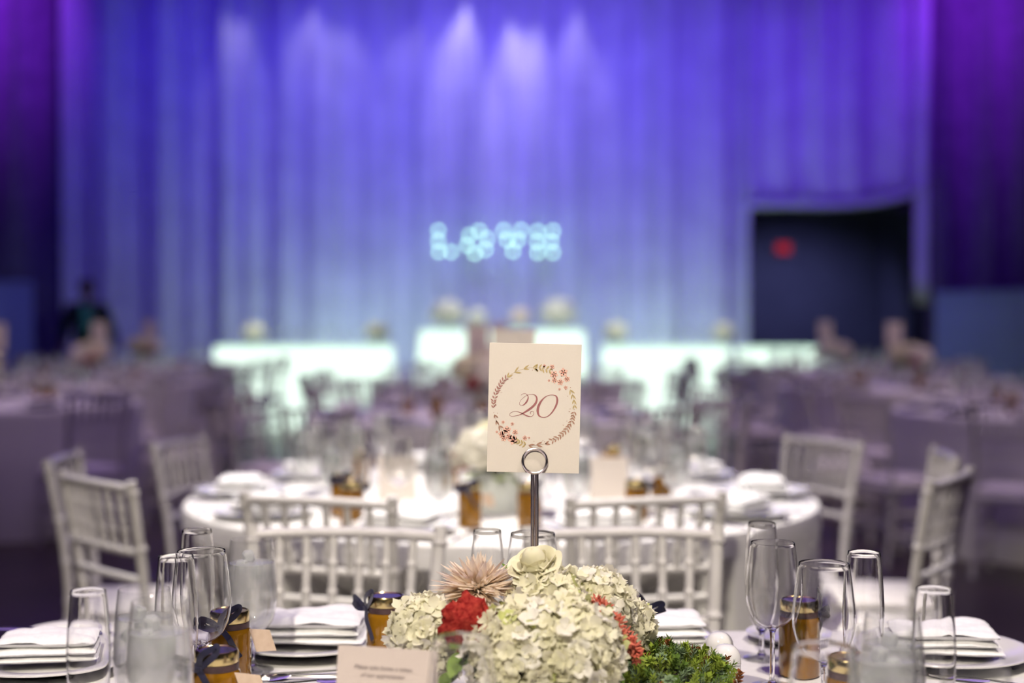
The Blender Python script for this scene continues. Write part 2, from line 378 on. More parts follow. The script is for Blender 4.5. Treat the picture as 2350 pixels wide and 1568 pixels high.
# low blue-grey partitions either side
def partition(x0, y0, x1, y1, h, label, n):
    L = math.hypot(x1 - x0, y1 - y0); a = math.atan2(y1 - y0, x1 - x0)
    r = thing('low_partition', label, 'partition', (x0, y0, 0), a)
    for i in range(n):
        w_ = L / n
        p = MB(); p.box(w_ - 0.012, 0.05, h - 0.05, (w_ * (i + 0.5), 0, (h - 0.05) / 2), ch=0.006); obj('panel', p, M['partition'], r)
    c = MB(); c.box(L, 0.08, 0.05, (L / 2, 0, h - 0.025), ch=0.01); obj('cap_rail', c, M['partition'], r)
partition(-9.6, 17.2, -6.02, 17.9, 1.74, 'low blue-grey partition under the dark drape at the left edge', 3)
partition(5.42, 18.2, 7.4, 14.6, 1.62, 'low blue-grey partition under the dark drape at the right edge', 3)
# sign in the passage
r = thing('red_sign', 'small red lit sign in the dark passage', 'sign', (4.21, 22.1, 2.36))
s_ = MB(); s_.box(0.30, 0.06, 0.20, (0, 0, 0), ch=0.01); obj('housing', s_, M['letter'], r)
s_ = MB(); s_.box(0.20, 0.015, 0.14, (0, -0.035, 0), ch=0.004); obj('lit_face', s_, M['exit'], r)

# ------------------------------------------------------------------ LOVE letters of bulbs
Y0 = 18.12
def px(pxx, pyy, y):    # a point at depth y seen at that place of the photograph
    u = (pxx - 1175) / 3264; v = (784 - pyy) / 3264; t = R(0.948)
    dy = math.cos(t) + v * math.sin(t); dz = -math.sin(t) + v * math.cos(t)
    return Vector((u * y / dy, y, 1.28 + dz * y / dy))
LET = {'l': ([(1006, 529), (1006, 553), (1007, 578), (1035, 578)], [0, 1, 2, 3]),
       'o': ([(1077, 540), (1100, 530), (1118, 548), (1114, 573), (1090, 582), (1072, 563)], [0, 1, 2, 3, 4, 5, 0]),
       'v': ([(1156, 529), (1164, 551), (1177, 577), (1189, 551), (1196, 528)], [0, 1, 2, 3, 4]),
       'e': ([(1269, 530), (1234, 531), (1233, 555), (1265, 555), (1234, 580), (1269, 580)], [0, 1, 2, 3, 2, 4, 5])}
bm_ = MB(); bm_.lathe([(0.0, -0.026), (0.014, -0.022), (0.025, -0.009), (0.025, 0.009), (0.014, 0.022), (0.0, 0.026)], 12)
bulb_me = bm_.mesh('bulb', M['bulb'])
for k, (pts, path) in LET.items():
    P = [px(a, b_, Y0) for a, b_ in pts]
    c = sum(P, Vector()) / len(P); c.y = Y0
    r = thing('light_letter', 'letter %s of the bulb-lit LOVE sign on the blue backdrop' % k.upper(), 'letter', c, 0, 'lit LOVE letters')
    f = MB(); f.tube([(P[i] - c) + Vector((0, 0.05, 0)) for i in path], 0.011, 6); obj('letter_frame', f, M['letter'], r)
    f = MB()
    for q in (P[0], P[-1]): f.tube([(q - c) + Vector((0, 0.05, 0)), (q.x - c.x, 0.05, 6.8 - c.z)], 0.002, 4)
    obj('hanging_wire', f, M['letter'], r)
    for p in P: link('bulb', bulb_me, r, p - c)

# ================================================================== furniture and tableware builders
def ring_tube(mb, pts, r, seg, rings=()):
    # tube with raised bamboo-like rings at the given fractions
    P = catmull(pts, 10); n = len(P); L = [0]
    for i in range(1, n): L.append(L[-1] + (Vector(P[i]) - Vector(P[i - 1])).length)
    tot = L[-1]; Q = []; RR = []
    stops = sorted(set([0, tot] + [l for l in L] + [x for f in rings for x in (f * tot - 0.007, f * tot - 0.003, f * tot + 0.003, f * tot + 0.007)]))
    for s_ in stops:
        s2 = min(max(s_, 0), tot); i = max(0, min(n - 2, next((k for k in range(n - 1) if L[k + 1] >= s2), n - 2)))
        t = (s2 - L[i]) / max(1e-6, L[i + 1] - L[i]); Q.append(Vector(P[i]).lerp(Vector(P[i + 1]), t))
        RR.append(r * (1.28 if any(abs(s2 - f * tot) < 0.004 for f in rings) else 1.0))
    mb.tube(Q, RR, seg)
CH = 0.875
def post_pts(s):
    return [(s * 0.170, -0.215, 0.0), (s * 0.168, -0.190, 0.22), (s * 0.166, -0.180, 0.45), (s * 0.170, -0.192, 0.62), (s * 0.182, -0.222, 0.80), (s * 0.187, -0.236, CH)]
def rail_y(z): return -0.180 - 0.056 * max(0, (z - 0.45) / 0.42) ** 1.4
def rail_x(z): return 0.166 + 0.021 * max(0, (z - 0.45) / 0.425)
def build_chair(name, full=True):
    root = thing(name, 'white wooden ballroom chair', 'chair')
    seg = 10 if full else 6
    def p(nm, mb, m=M['chair']): return obj(nm, mb, m, root)
    frame = MB()
    def dst(): return MB() if full else frame
    for s in (-1, 1):
        mb = dst(); ring_tube(mb, post_pts(s), 0.0135, seg, (0.2, 0.42, 0.53, 0.66, 0.8, 0.965) if full else ())
        if full: p('back_post', mb)
        mb = dst(); ring_tube(mb, [(s * 0.178, 0.120, 0.0), (s * 0.176, 0.116, 0.22), (s * 0.174, 0.114, 0.40)], 0.0135, seg, (0.3, 0.6, 0.9) if full else ())
        if full: p('front_leg', mb)
    for zz in (0.855, 0.690, 0.620):
        mb = dst(); x = rail_x(zz) - 0.004; y = rail_y(zz)
        ring_tube(mb, [(-x, y, zz), (-x * 0.5, y - 0.012, zz + 0.003), (0, y - 0.016, zz + 0.004), (x * 0.5, y - 0.012, zz + 0.003), (x, y, zz)], 0.0115 if zz > 0.8 else 0.010, seg)
        if full: p('top_rail' if zz > 0.8 else 'back_rail', mb)
    sp = MB()
    for i in range(6):
        t = (i - 2.5) / 3.5
        mb = MB() if full else sp
        xa, xb = t * (rail_x(0.69)), t * (rail_x(0.855))
        bow = lambda tt: -0.016 * (1 - tt * tt)
        ring_tube(mb, [(xa, rail_y(0.69) + bow(t), 0.69), ((xa + xb) / 2, rail_y(0.77) + bow(t), 0.772), (xb, rail_y(0.855) + bow(t), 0.855)], 0.0085, 8 if full else 5, (0.33, 0.68) if full else ())
        if full: p('spindle', mb)
    for s in (-1, 1):
        for zz in (0.16, 0.27):
            mb = dst(); ring_tube(mb, [(s * 0.170, -0.197, zz), (s * 0.176, 0.117, zz)], 0.009, 8 if full else 5, (0.5,) if full else ())
            if full: p('stretcher', mb)
    for (yy, zz) in ((0.117, 0.21), (-0.194, 0.21)):
        mb = dst(); ring_tube(mb, [(-0.172, yy, zz), (0.172, yy, zz)], 0.009, 8 if full else 5, (0.5,) if full else ())
        if full: p('stretcher', mb)
    mb = MB(); mb.box(0.385, 0.33, 0.034, (0, -0.035, 0.398), ch=0.01); p('seat', mb)
    if not full:
        p('frame', frame); p('backrest', sp)
    mb = MB(); mb.box(0.365, 0.30, 0.030, (0, -0.03, 0.429), ch=0.012); p('cushion', mb, M['cushion'])
    return Proto(root)
CHAIR = build_chair('ballroom_chair', True)
FCHAIR = build_chair('ballroom_chair', False)

def wall_profile(outer, th=0.0008):
    inner = [(max(0.0, r - th), z + (th * 1.5 if i == 0 else 0)) for i, (r, z) in enumerate(outer)]
    return outer + [(outer[-1][0] - th * 0.5, outer[-1][1] + th * 0.6)] + inner[::-1]
def smooth_prof(p, n=5): return [(max(0.0, a), b_) for a, b_ in catmull(p, n)]
GL = {}
def build_glass(name, kind, label, cat, lit=True, gm='blown', sm='solidglass'):
    root = thing(name, label, cat)
    if kind == 'wine': bowl = [(0.004, 0.090), (0.016, 0.093), (0.030, 0.105), (0.0385, 0.128), (0.040, 0.150), (0.0365, 0.185), (0.0325, 0.215)]; st, fr = 0.090, 0.034
    if kind == 'goblet': bowl = [(0.004, 0.058), (0.018, 0.061), (0.031, 0.074), (0.0375, 0.100), (0.038, 0.130), (0.0345, 0.170), (0.0315, 0.198)]; st, fr = 0.058, 0.033
    if kind == 'flute': bowl = [(0.004, 0.050), (0.012, 0.054), (0.0205, 0.072), (0.0255, 0.105), (0.0268, 0.140), (0.0245, 0.185), (0.0215, 0.218)]; st, fr = 0.050, 0.030
    sg = 32 if lit else 14
    mb = MB(); mb.lathe(wall_profile(smooth_prof(bowl, 4 if lit else 2)), sg); obj('bowl', mb, M['clear' if kind == 'goblet' and gm == 'blown' else gm], root)
    mb = MB(); mb.lathe(smooth_prof([(0.0, 0.006), (0.007, 0.0075), (0.0045, 0.014), (0.0038, st * 0.5), (0.0042, st - 0.008), (0.009, st), (0.0, st + 0.004)], 3), 14 if lit else 8); obj('stem', mb, M[sm], root)
    mb = MB(); mb.lathe([(0.0, 0.0), (fr - 0.001, 0.0), (fr, 0.0014), (fr - 0.001, 0.0026), (fr * 0.5, 0.004), (0.008, 0.0075), (0.0, 0.008)], sg); obj('foot', mb, M['clear' if gm == 'blown' else gm], root)
    if kind == 'goblet':
        lev = 0.163
        prof = [(0.0, 0.0605)] + [(r - 0.0022, z + 0.0012) for r, z in smooth_prof(bowl, 4) if z < lev and r > 0.006]
        rl = prof[-1][0]; prof += [(rl, lev), (rl * 0.93, lev - 0.001), (0.0, lev - 0.001)]
        mb = MB(); mb.lathe(prof, sg); obj('water', mb, M['water'], root)
        if lit:
            rnd = random.Random(3)
            for i in range(5):
                mb = MB(); mb.box(0.017, 0.016, 0.015, ch=0.003)
                obj('ice_cube', mb, M['ice'], root, False, (rnd.uniform(-0.014, 0.014), rnd.uniform(-0.014, 0.014), 0.146 + 0.006 * i - 0.012 * (i % 2)), (rnd.random() * 3, rnd.random() * 3, rnd.random() * 3))
    return Proto(root)
for k, nm, c in (('wine', 'wine_glass', 'wine glass'), ('goblet', 'water_goblet', 'water glass'), ('flute', 'champagne_flute', 'champagne flute')):
    GL[k] = build_glass(nm, k, 'glass', c)
    GL[k + '2'] = build_glass(nm, k, 'glass', c, True, 'glint', 'glint')
def far_glass(kind, name, cat):
    root = None; mb = MB()
    if kind == 'wine': prof = [(0.034, 0.0), (0.033, 0.003), (0.006, 0.008), (0.004, 0.05), (0.005, 0.088), (0.03, 0.105), (0.040, 0.145), (0.0325, 0.215)]
    else: prof = [(0.033, 0.0), (0.032, 0.003), (0.006, 0.008), (0.004, 0.03), (0.006, 0.058), (0.031, 0.074), (0.038, 0.12), (0.0315, 0.198)]
    mb.lathe(prof[:-1] + [prof[-1], (prof[-1][0] - 0.001, prof[-1][1])] + [(r - 0.0012, z) for r, z in prof[:3:-1]], 14)
    o = obj(name, mb, M['frost']); tag(o, name, cat); return Proto(o)
FG = {'wine': far_glass('wine', 'wine_glass', 'wine glass'), 'goblet': far_glass('goblet', 'water_goblet', 'water glass')}

def build_jar(bow=True, tagged=True, far=False):
    root = thing('honey_jar', 'amber honey jar', 'jar')
    sg = 28 if not far else 10
    mb = MB(); mb.lathe([(0.0, 0.0), (0.026, 0.0), (0.0295, 0.003), (0.0300, 0.010), (0.0300, 0.082), (0.0290, 0.087), (0.0255, 0.091), (0.0255, 0.100), (0.0, 0.100)], sg); obj('jar_body', mb, M['honey'], root)
    mb = MB(); mb.lathe([(0.0270, 0.098), (0.0275, 0.099), (0.0275, 0.111), (0.0262, 0.1135), (0.0245, 0.114), (0.0235, 0.1128), (0.0, 0.1128)], sg); obj('lid', mb, M['gold'], root)
    mb = MB(); mb.lathe([(0.0262, 0.0895), (0.0276, 0.0895), (0.0278, 0.0975), (0.0262, 0.0975)], sg); rb = obj('ribbon_band', mb, M['band'], root)
    if far: return Proto(root)
    if bow:
        def strip(pts, wd):
            P = [Vector(p) for p in catmull(pts, 8)]; vs = []; fs = []
            for i, p in enumerate(P):
                d = (P[min(i + 1, len(P) - 1)] - P[max(i - 1, 0)]).normalized()
                sd = d.cross(Vector((0, -1, 0.2))).normalized() * wd / 2
                vs += [p - sd, p + sd, p - sd + Vector((0, 0.0006, 0)), p + sd + Vector((0, 0.0006, 0))]
            for i in range(len(P) - 1):
                a = i * 4; fs += [(a, a + 1, a + 5, a + 4), (a + 3, a + 2, a + 6, a + 7), (a + 1, a + 3, a + 7, a + 5), (a + 2, a, a + 4, a + 6)]
            q = MB(); q.add(vs, fs); return q
        k = Vector((-0.016, -0.0255, 0.0945))
        obj('bow_loop', strip([k, k + Vector((0.006, -0.006, 0.018)), k + Vector((0.026, -0.008, 0.030)), k + Vector((0.022, -0.006, 0.018)), k], 0.008), M['ribbon'], root)
        obj('bow_loop', strip([k, k + Vector((-0.012, -0.005, 0.010)), k + Vector((-0.026, -0.004, 0.014)), k + Vector((-0.018, -0.004, 0.002)), k], 0.008), M['ribbon'], root)
        obj('bow_tail', strip([k, k + Vector((0.012, -0.008, -0.014)), k + Vector((0.020, -0.007, -0.030)), k + Vector((0.028, -0.008, -0.042))], 0.008), M['ribbon'], root)
        obj('bow_tail', strip([k, k + Vector((-0.014, -0.006, 0.0)), k + Vector((-0.030, -0.004, 0.006))], 0.008), M['ribbon'], root)
        mb = MB(); mb.box(0.010, 0.007, 0.009, k, ch=0.002); obj('bow_knot', mb, M['ribbon'], root)
    if tagged:
        mb = MB(); vs = [(0, 0, 0), (0.030, 0, -0.012), (0.034, 0, -0.045), (0.004, 0, -0.036), (0, 0.0008, 0), (0.030, 0.0008, -0.012), (0.034, 0.0008, -0.045), (0.004, 0.0008, -0.036)]
        mb.add(vs, [(0, 1, 2, 3), (7, 6, 5, 4), (0, 4, 5, 1), (1, 5, 6, 2), (2, 6, 7, 3), (3, 7, 4, 0)])
        obj('paper_tag', mb, M['kraft'], root, False, (0.026, -0.012, 0.088), (0, R(-12), R(20)))
    return Proto(root)
JAR = build_jar(); FJAR = build_jar(far=True)
JARTAG = build_jar(bow=True, tagged=True)

def lathe_obj(name, prof, m, label, cat, sg=40):
    mb = MB(); mb.lathe(prof, sg); o = obj(name, mb, m); tag(o, label, cat); return Proto(o)
PLATE = lathe_obj('dinner_plate', smooth_prof([(0.0, 0.003), (0.05, 0.003), (0.078, 0.0035), (0.090, 0.009), (0.112, 0.014), (0.134, 0.0175), (0.1365, 0.0195), (0.134, 0.0208), (0.112, 0.0178), (0.090, 0.0135), (0.078, 0.0075), (0.05, 0.007), (0.0, 0.007)], 3), M['porcelain'], 'plate', 'plate')
BREAD = lathe_obj('bread_plate', smooth_prof([(0.0, 0.003), (0.045, 0.003), (0.052, 0.008), (0.068, 0.0125), (0.0705, 0.0140), (0.068, 0.0152), (0.052, 0.0118), (0.045, 0.007), (0.0, 0.007)], 3), M['porcelain'], 'plate', 'plate')
FPLATE = lathe_obj('dinner_plate', [(0.0, 0.003), (0.078, 0.0035), (0.112, 0.014), (0.1365, 0.0195), (0.112, 0.0178), (0.078, 0.0075), (0.0, 0.007)], M['porcelain'], 'plate', 'plate', 18)

def build_napkin(seed, nx=26, ny=16):
    # a square napkin folded over and over: soft layers, the top one puffed and creased
    mb = MB(); rnd = random.Random(seed); z = 0.0
    for L, (hx, hy, h, puff) in enumerate(((0.074, 0.052, 0.010, 0.15), (0.072, 0.050, 0.011, 0.3), (0.068, 0.046, 0.016, 1.0))):
        ox, oy, an = rnd.uniform(-0.004, 0.004), rnd.uniform(-0.003, 0.003), rnd.uniform(-0.06, 0.06)
        vs = []; fs = []
        for side in (1, -1):
            for j in range(ny + 1):
                for i in range(nx + 1):
                    u, v = -1 + 2 * i / nx, -1 + 2 * j / ny
                    e = (max(0.0, 1 - abs(u) ** 5) * max(0.0, 1 - abs(v) ** 5)) ** 0.5
                    wv = noise.noise(Vector((u * 1.3 + seed * 3, v * 1.9, L * 0.9))) + 0.4 * noise.noise(Vector((u * 3.1, v * 4.2 + seed, L)))
                    x0 = u * hx * (1 + 0.03 * noise.noise(Vector((v * 2, L, seed)))); y0 = v * hy * (1 + 0.04 * noise.noise(Vector((u * 2, L, seed + 4))))
                    zz = z + h / 2 + side * h / 2 * e + wv * 0.004 * (0.25 + puff if side > 0 else 0.25)
                    vs.append((x0 * math.cos(an) - y0 * math.sin(an) + ox, x0 * math.sin(an) + y0 * math.cos(an) + oy, max(0.0, zz)))
        W = nx + 1; n0 = W * (ny + 1)
        for j in range(ny):
            for i in range(nx):
                a = j * W + i; fs.append((a, a + 1, a + W + 1, a + W)); fs.append((n0 + a, n0 + a + W, n0 + a + W + 1, n0 + a + 1))
        mb.add(vs, fs); z += h * 0.88
    o = obj('folded_napkin', mb, M['napkin'], None, 'all'); tag(o, 'napkin', 'napkin'); return Proto(o)
NAP = [build_napkin(1), build_napkin(2)]
FNAP = build_napkin(5, 6, 4)

def build_cutlery(kind):
    root = thing(kind, kind, 'cutlery')
    def blade(pts):      # (x along, half width, z), flat ribbon with thickness
        vs = []; fs = []
        for (x, hw, z) in pts: vs += [(x, -hw, z), (x, hw, z), (x, hw * 0.7, z + 0.0022), (x, -hw * 0.7, z + 0.0022)]
        n = len(pts)
        for i in range(n - 1):
            for k in range(4): k2 = (k + 1) % 4; a = i * 4; fs.append((a + k, a + k2, a + 4 + k2, a + 4 + k))
        fs += [(3, 2, 1, 0), tuple(4 * (n - 1) + k for k in range(4))]
        q = MB(); q.add(vs, fs); return q
    obj('handle', blade([(-0.095, 0.003, 0.0015), (-0.09, 0.007, 0.001), (-0.05, 0.006, 0.002), (0.0, 0.0032, 0.0035), (0.035, 0.003, 0.005)]), M['silver'], root)
    if kind == 'fork':
        obj('fork_head', blade([(0.033, 0.003, 0.005), (0.045, 0.009, 0.003), (0.06, 0.0115, 0.0015), (0.066, 0.0115, 0.0015)]), M['silver'], root)
        for i in range(4):
            q = MB(); q.tube([(0.064, -0.0095 + i * 0.0063, 0.0025), (0.085, -0.0095 + i * 0.0063, 0.0035), (0.102, -0.009 + i * 0.006, 0.006)], [0.0016, 0.0015, 0.0006], 6); obj('tine', q, M['silver'], root)
    elif kind == 'spoon':
        obj('spoon_bowl', blade([(0.033, 0.003, 0.005), (0.045, 0.010, 0.002), (0.062, 0.016, 0.0005), (0.082, 0.016, 0.001), (0.096, 0.009, 0.003), (0.100, 0.002, 0.004)]), M['silver'], root)
    else:
        obj('knife_blade', blade([(0.033, 0.004, 0.004), (0.045, 0.0085, 0.003), (0.10, 0.009, 0.002), (0.118, 0.005, 0.002), (0.125, 0.001, 0.002)]), M['silver'], root)
    return Proto(root)
CUT = {k: build_cutlery(k) for k in ('fork', 'spoon', 'knife')}

# ------------------------------------------------------------------ flowers
def floret_mesh(name, m, size=0.015, seed=0, petals=4):
    rnd = random.Random(seed); vs = []; fs = []
    for k in range(petals):
        a = 2 * PI * k / petals + rnd.uniform(-0.15, 0.15); c, s = math.cos(a), math.sin(a)
        rows = []
        for (t, wd, z) in ((0.05, 0.10, 0.0), (0.45, 0.48, 0.12 + rnd.uniform(-0.08, 0.08)), (0.8, 0.55, 0.28 + rnd.uniform(-0.2, 0.25)), (1.05, 0.30, 0.26 + rnd.uniform(-0.35, 0.4))):
            rows.append([(t, -wd, z + rnd.uniform(-0.1, 0.3)), (t, 0, z), (t, wd, z + rnd.uniform(-0.1, 0.3))])
        b0 = len(vs)
        for row in rows:
            for (x, y, z) in row: vs.append(((x * c - y * s) * size, (x * s + y * c) * size, z * size))
        for i in range(3):
            for j in range(2): q = b0 + i * 3 + j; fs.append((q, q + 1, q + 4, q + 3))
    mb = MB(); mb.add(vs, fs); return mb.mesh(name, m, True)
FLO = [floret_mesh('floret', M[k], 0.0125, i) for i, k in enumerate(('hyd', 'hyd', 'hyd3', 'hyd3', 'hyd2', 'hyd'))]
def dirs(n, zmin=-0.35, seed=0):
    out = []; rnd = random.Random(seed)
    for i in range(n):
        z = 1 - (1 - zmin) * (i + 0.5) / n; r = math.sqrt(max(0, 1 - z * z)); a = i * 2.39996 + rnd.uniform(-0.2, 0.2)
        out.append(Vector((r * math.cos(a), r * math.sin(a), z + rnd.uniform(-0.05, 0.05))).normalized())
    return out
def merge_mesh(mb, me, T):
    mb.add([v.co for v in me.vertices], [tuple(p.vertices) for p in me.polygons], T)
def hydrangea(parent, c, r, tilt, n, seed, green=0.12, fill=110):
    rnd = random.Random(seed); c = Vector(c); q = Euler(tilt).to_matrix()
    core = MB(); core.lathe(smooth_prof([(0.0, -0.5 * r), (0.45 * r, -0.35 * r), (0.68 * r, 0.0), (0.5 * r, 0.5 * r), (0.0, 0.72 * r)], 3), 14)
    head = obj('hydrangea_head', core, M['hyd2'], parent, True, c)
    fb = MB()
    for d in dirs(fill, -0.5, seed + 5):
        d = q @ d; T = Matrix.Translation(d * r * rnd.uniform(0.80, 1.0)) @ (d.to_track_quat('Z', 'Y').to_matrix() @ Matrix.Rotation(rnd.random() * 6, 3, 'Z')).to_4x4()
        merge_mesh(fb, FLO[rnd.choice((0, 1, 4))], T)
    o = obj('inner_florets', fb, M['hyd'], head, 'all'); o['kind'] = 'stuff'
    for d in dirs(n, -0.45, seed):
        d = q @ d; bump = 1 + 0.10 * noise.noise(d * 2.3 + Vector((seed, 0, 0))) + rnd.uniform(-0.05, 0.06)
        dd = (d + Vector((rnd.uniform(-.35, .35), rnd.uniform(-.35, .35), rnd.uniform(-.35, .35)))).normalized()
        rot = (dd.to_track_quat('Z', 'Y').to_matrix() @ Matrix.Rotation(rnd.random() * 6, 3, 'Z')).to_euler()
        me = FLO[4] if rnd.random() < green else rnd.choice((FLO[0], FLO[1], FLO[2], FLO[3], FLO[5]))
        link('floret', me, head, d * r * bump, rot, rnd.uniform(0.85, 1.2))
    return head
def petal_mesh(name, m, L, wd, curl, pointed=True, cup=0.25):
    vs = []; fs = []; n = 6
    for i in range(n + 1):
        t = i / n; hw = wd * math.sin(PI * min(1, 0.12 + 0.88 * t) ** (0.8 if pointed else 0.6)) + (0.0003 if pointed else wd * 0.2 * (1 - t) * t)
        if not pointed: hw = wd * (math.sin(PI * (0.15 + 0.72 * t)))
        x = L * t; z = curl * L * t * t
        vs += [(x, -hw, z + cup * hw), (x, 0, z), (x, hw, z + cup * hw)]
    for i in range(n):
        for j in range(2): a = i * 3 + j; fs.append((a, a + 1, a + 4, a + 3))
    mb = MB(); mb.add(vs, fs); return mb.mesh(name, m, True)

def arrangement(cx, cy):
    root = thing('flower_arrangement', 'hydrangea, rose and plume centrepiece beneath the card numbered 20', 'flowers', (cx, cy, TZ))
    O = Vector((cx, cy, TZ))
    def L(pt): return Vector(pt) - O
    v = MB(); v.lathe(smooth_prof([(0.0, 0.0), (0.060, 0.0), (0.066, 0.006), (0.070, 0.05), (0.064, 0.085), (0.066, 0.092), (0.060, 0.090), (0.0, 0.075)], 3), 32); obj('vase', v, M['pot'], root)
    heads = ((1192, 1508, 1.735, 0.062, 60, 11), (1298, 1500, 1.74, 0.068, 66, 12), (985, 1462, 1.82, 0.049, 46, 13),
             (1262, 1402, 1.83, 0.052, 56, 14), (1368, 1392, 1.86, 0.046, 44, 15), (1436, 1436, 1.885, 0.034, 26, 16))
    for (a, b_, y, r, n, sd) in heads:
        c = L(px(a, b_, y)); hydrangea(root, c, r, (R(35), 0, 0), n, sd, 0.10 if a > 1000 else 0.04, int(n * 3.4))
        s_ = MB(); s_.tube([c * 0.75, Vector((c.x * 0.3, c.y * 0.3, 0.07))], 0.004, 6); obj('stem', s_, M['stem'], root)
    # blush dahlia
    pet = petal_mesh('petal', M['blush'], 0.040, 0.0036, 0.10, True, 0.5)
    c = L(px(1098, 1352, 1.85)); core = MB(); core.lathe(smooth_prof([(0, -0.02), (0.016, -0.012), (0.018, 0.0), (0.0, 0.016)], 3), 12)
    dh = obj('dahlia', core, M['blush'], root, True, c); dh.scale = (1.3, 1.0, 0.92); rnd = random.Random(4)
    for i, d in enumerate(dirs(285, -0.35, 9)):
        d = (Euler((R(18), R(-12), 0)).to_matrix() @ d + Vector((rnd.uniform(-.25, .25), rnd.uniform(-.25, .25), rnd.uniform(-.25, .25)))).normalized()
        rot = (d.to_track_quat('X', 'Z').to_matrix() @ Matrix.Rotation(rnd.uniform(-.4, .4), 3, 'X')).to_euler()
        link('petal', pet, dh, d * 0.008, rot, rnd.uniform(0.6, 1.15))
    fb = MB()
    for d in dirs(300, -0.35, 19):
        d = (Euler((R(18), R(-12), 0)).to_matrix() @ d + Vector((rnd.uniform(-.3, .3), rnd.uniform(-.3, .3), rnd.uniform(-.3, .3)))).normalized()
        merge_mesh(fb, pet, Matrix.Translation(d * 0.004) @ (d.to_track_quat('X', 'Z').to_matrix() @ Matrix.Rotation(rnd.uniform(-2, 2), 3, 'X')).to_4x4() @ Matrix.Scale(rnd.uniform(0.6, 0.95), 4))
    o = obj('inner_petals', fb, M['blush'], dh, 'all'); o['kind'] = 'stuff'
    # ivory rose on top
    c = L(px(1230, 1302, 1.845)); core = MB(); core.lathe(smooth_prof([(0, -0.012), (0.012, -0.008), (0.0155, 0.006), (0.011, 0.022), (0.004, 0.027), (0.0, 0.025)], 3), 14)
    rs = obj('rose', core, M['rose'], root, True, c, (R(22), R(-16), 0)); rs.scale = (1.15, 1.15, 1.05); rnd = random.Random(6)
    for i in range(15):
        ring = i // 5; rb, rt, h, arc = ((0.012, 0.0155, 0.027, 1.25), (0.014, 0.0215, 0.026, 1.15), (0.015, 0.0285, 0.022, 1.0))[ring]
        a0 = i * 2 * PI / 5 + 0.6 * ring + rnd.uniform(-.15, .15); vs = []; fs = []
        for u in range(7):
            t = u / 6; rr = rb + (rt - rb) * t ** 1.3 + (0.004 * max(0, t - 0.75) * 4 if ring else 0); zz = -0.009 + h * (t - 0.10 * ring * t * t)
            for v in range(9):
                q = (v - 4) / 4; ang = a0 + q * arc * math.sin(PI * (0.22 + 0.55 * t)) ; dz = -0.006 * t * q * q
                vs.append((rr * math.cos(ang), rr * math.sin(ang), zz + dz))
        for u in range(6):
            for v in range(8): k_ = u * 9 + v; fs.append((k_, k_ + 1, k_ + 10, k_ + 9))
        pm_ = MB(); pm_.add(vs, fs); obj('petal', pm_, M['rose'], rs, 'all')
    # red celosia: crumpled crests
    for (a, b_, y, sx, sz, sd) in ((1074, 1432, 1.75, 0.034, 0.030, 1), (1126, 1468, 1.725, 0.024, 0.018, 2)):
        mb = MB(); n1, n2 = 34, 22; vs = []; fs = []
        for i in range(n2 + 1):
            th = PI * i / n2
            for k in range(n1):
                ph = 2 * PI * k / n1; d = Vector((math.sin(th) * math.cos(ph), math.sin(th) * math.sin(ph), math.cos(th)))
                q = 1 + 0.30 * noise.noise(d * 2.6 + Vector((sd, 0, 0))) + 0.40 * noise.noise(d * 8)
                vs.append((d.x * sx * q, d.y * 0.02 * q, d.z * sz * q))
        for i in range(n2):
            for k in range(n1): k2 = (k + 1) % n1; fs.append((i * n1 + k, (i + 1) * n1 + k, (i + 1) * n1 + k2, i * n1 + k2))
        mb.add(vs, fs); obj('celosia', mb, M['celosia'], root, 'all', L(px(a, b_, y)), (0, R(-28), 0))
    # coral plume hanging down the right side
    path = [L(px(1368, 1378, 1.80)), L(px(1395, 1410, 1.78)), L(px(1422, 1450, 1.765)), L(px(1450, 1490, 1.765)), L(px(1464, 1515, 1.77))]
    pl = MB(); pp = catmull([tuple(p) for p in path], 12); pl.tube(pp, 0.002, 5)
    plume = obj('plume_stalk', pl, M['coral'], root); fz = MB(); rnd = random.Random(8)
    for i in range(620):
        t = rnd.random(); p = Vector(pp[min(len(pp) - 1, int(t * len(pp)))]); rad = 0.004 + 0.013 * math.sin(PI * min(1, 0.1 + 0.85 * t))
        d = Vector((rnd.gauss(0, 1), rnd.gauss(0, 1), rnd.gauss(0, 1))).normalized(); e = p + d * rad * rnd.uniform(0.5, 1.15)
        fz.tube([p.lerp(e, 0.55), e], [0.0016, 0.0007], 4)
    o = obj('plume_fluff', fz, M['coral'], plume); o['kind'] = 'stuff'
    # green leaves tucked in
    lf = petal_mesh('leaf', M['green2'], 0.05, 0.014, 0.2)
    for (a, b_, y, rx) in ((1180, 1345, 1.86, (0, -0.5, 0.3)), (1215, 1345, 1.88, (0, -0.35, 2.6)), (1060, 1500, 1.74, (0, 0.6, 4.4)), (1105, 1520, 1.73, (0, 0.9, 4.9)), (1410, 1500, 1.78, (0, 0.2, 5.6)), (1395, 1535, 1.77, (0, 0.5, 5.0)), (1040, 1545, 1.76, (0, 0.4, 4.2)), (1190, 1440, 1.77, (0, -0.2, 4.6))):
        link('leaf', lf, root, L(px(a, b_, y)), rx)
    return root

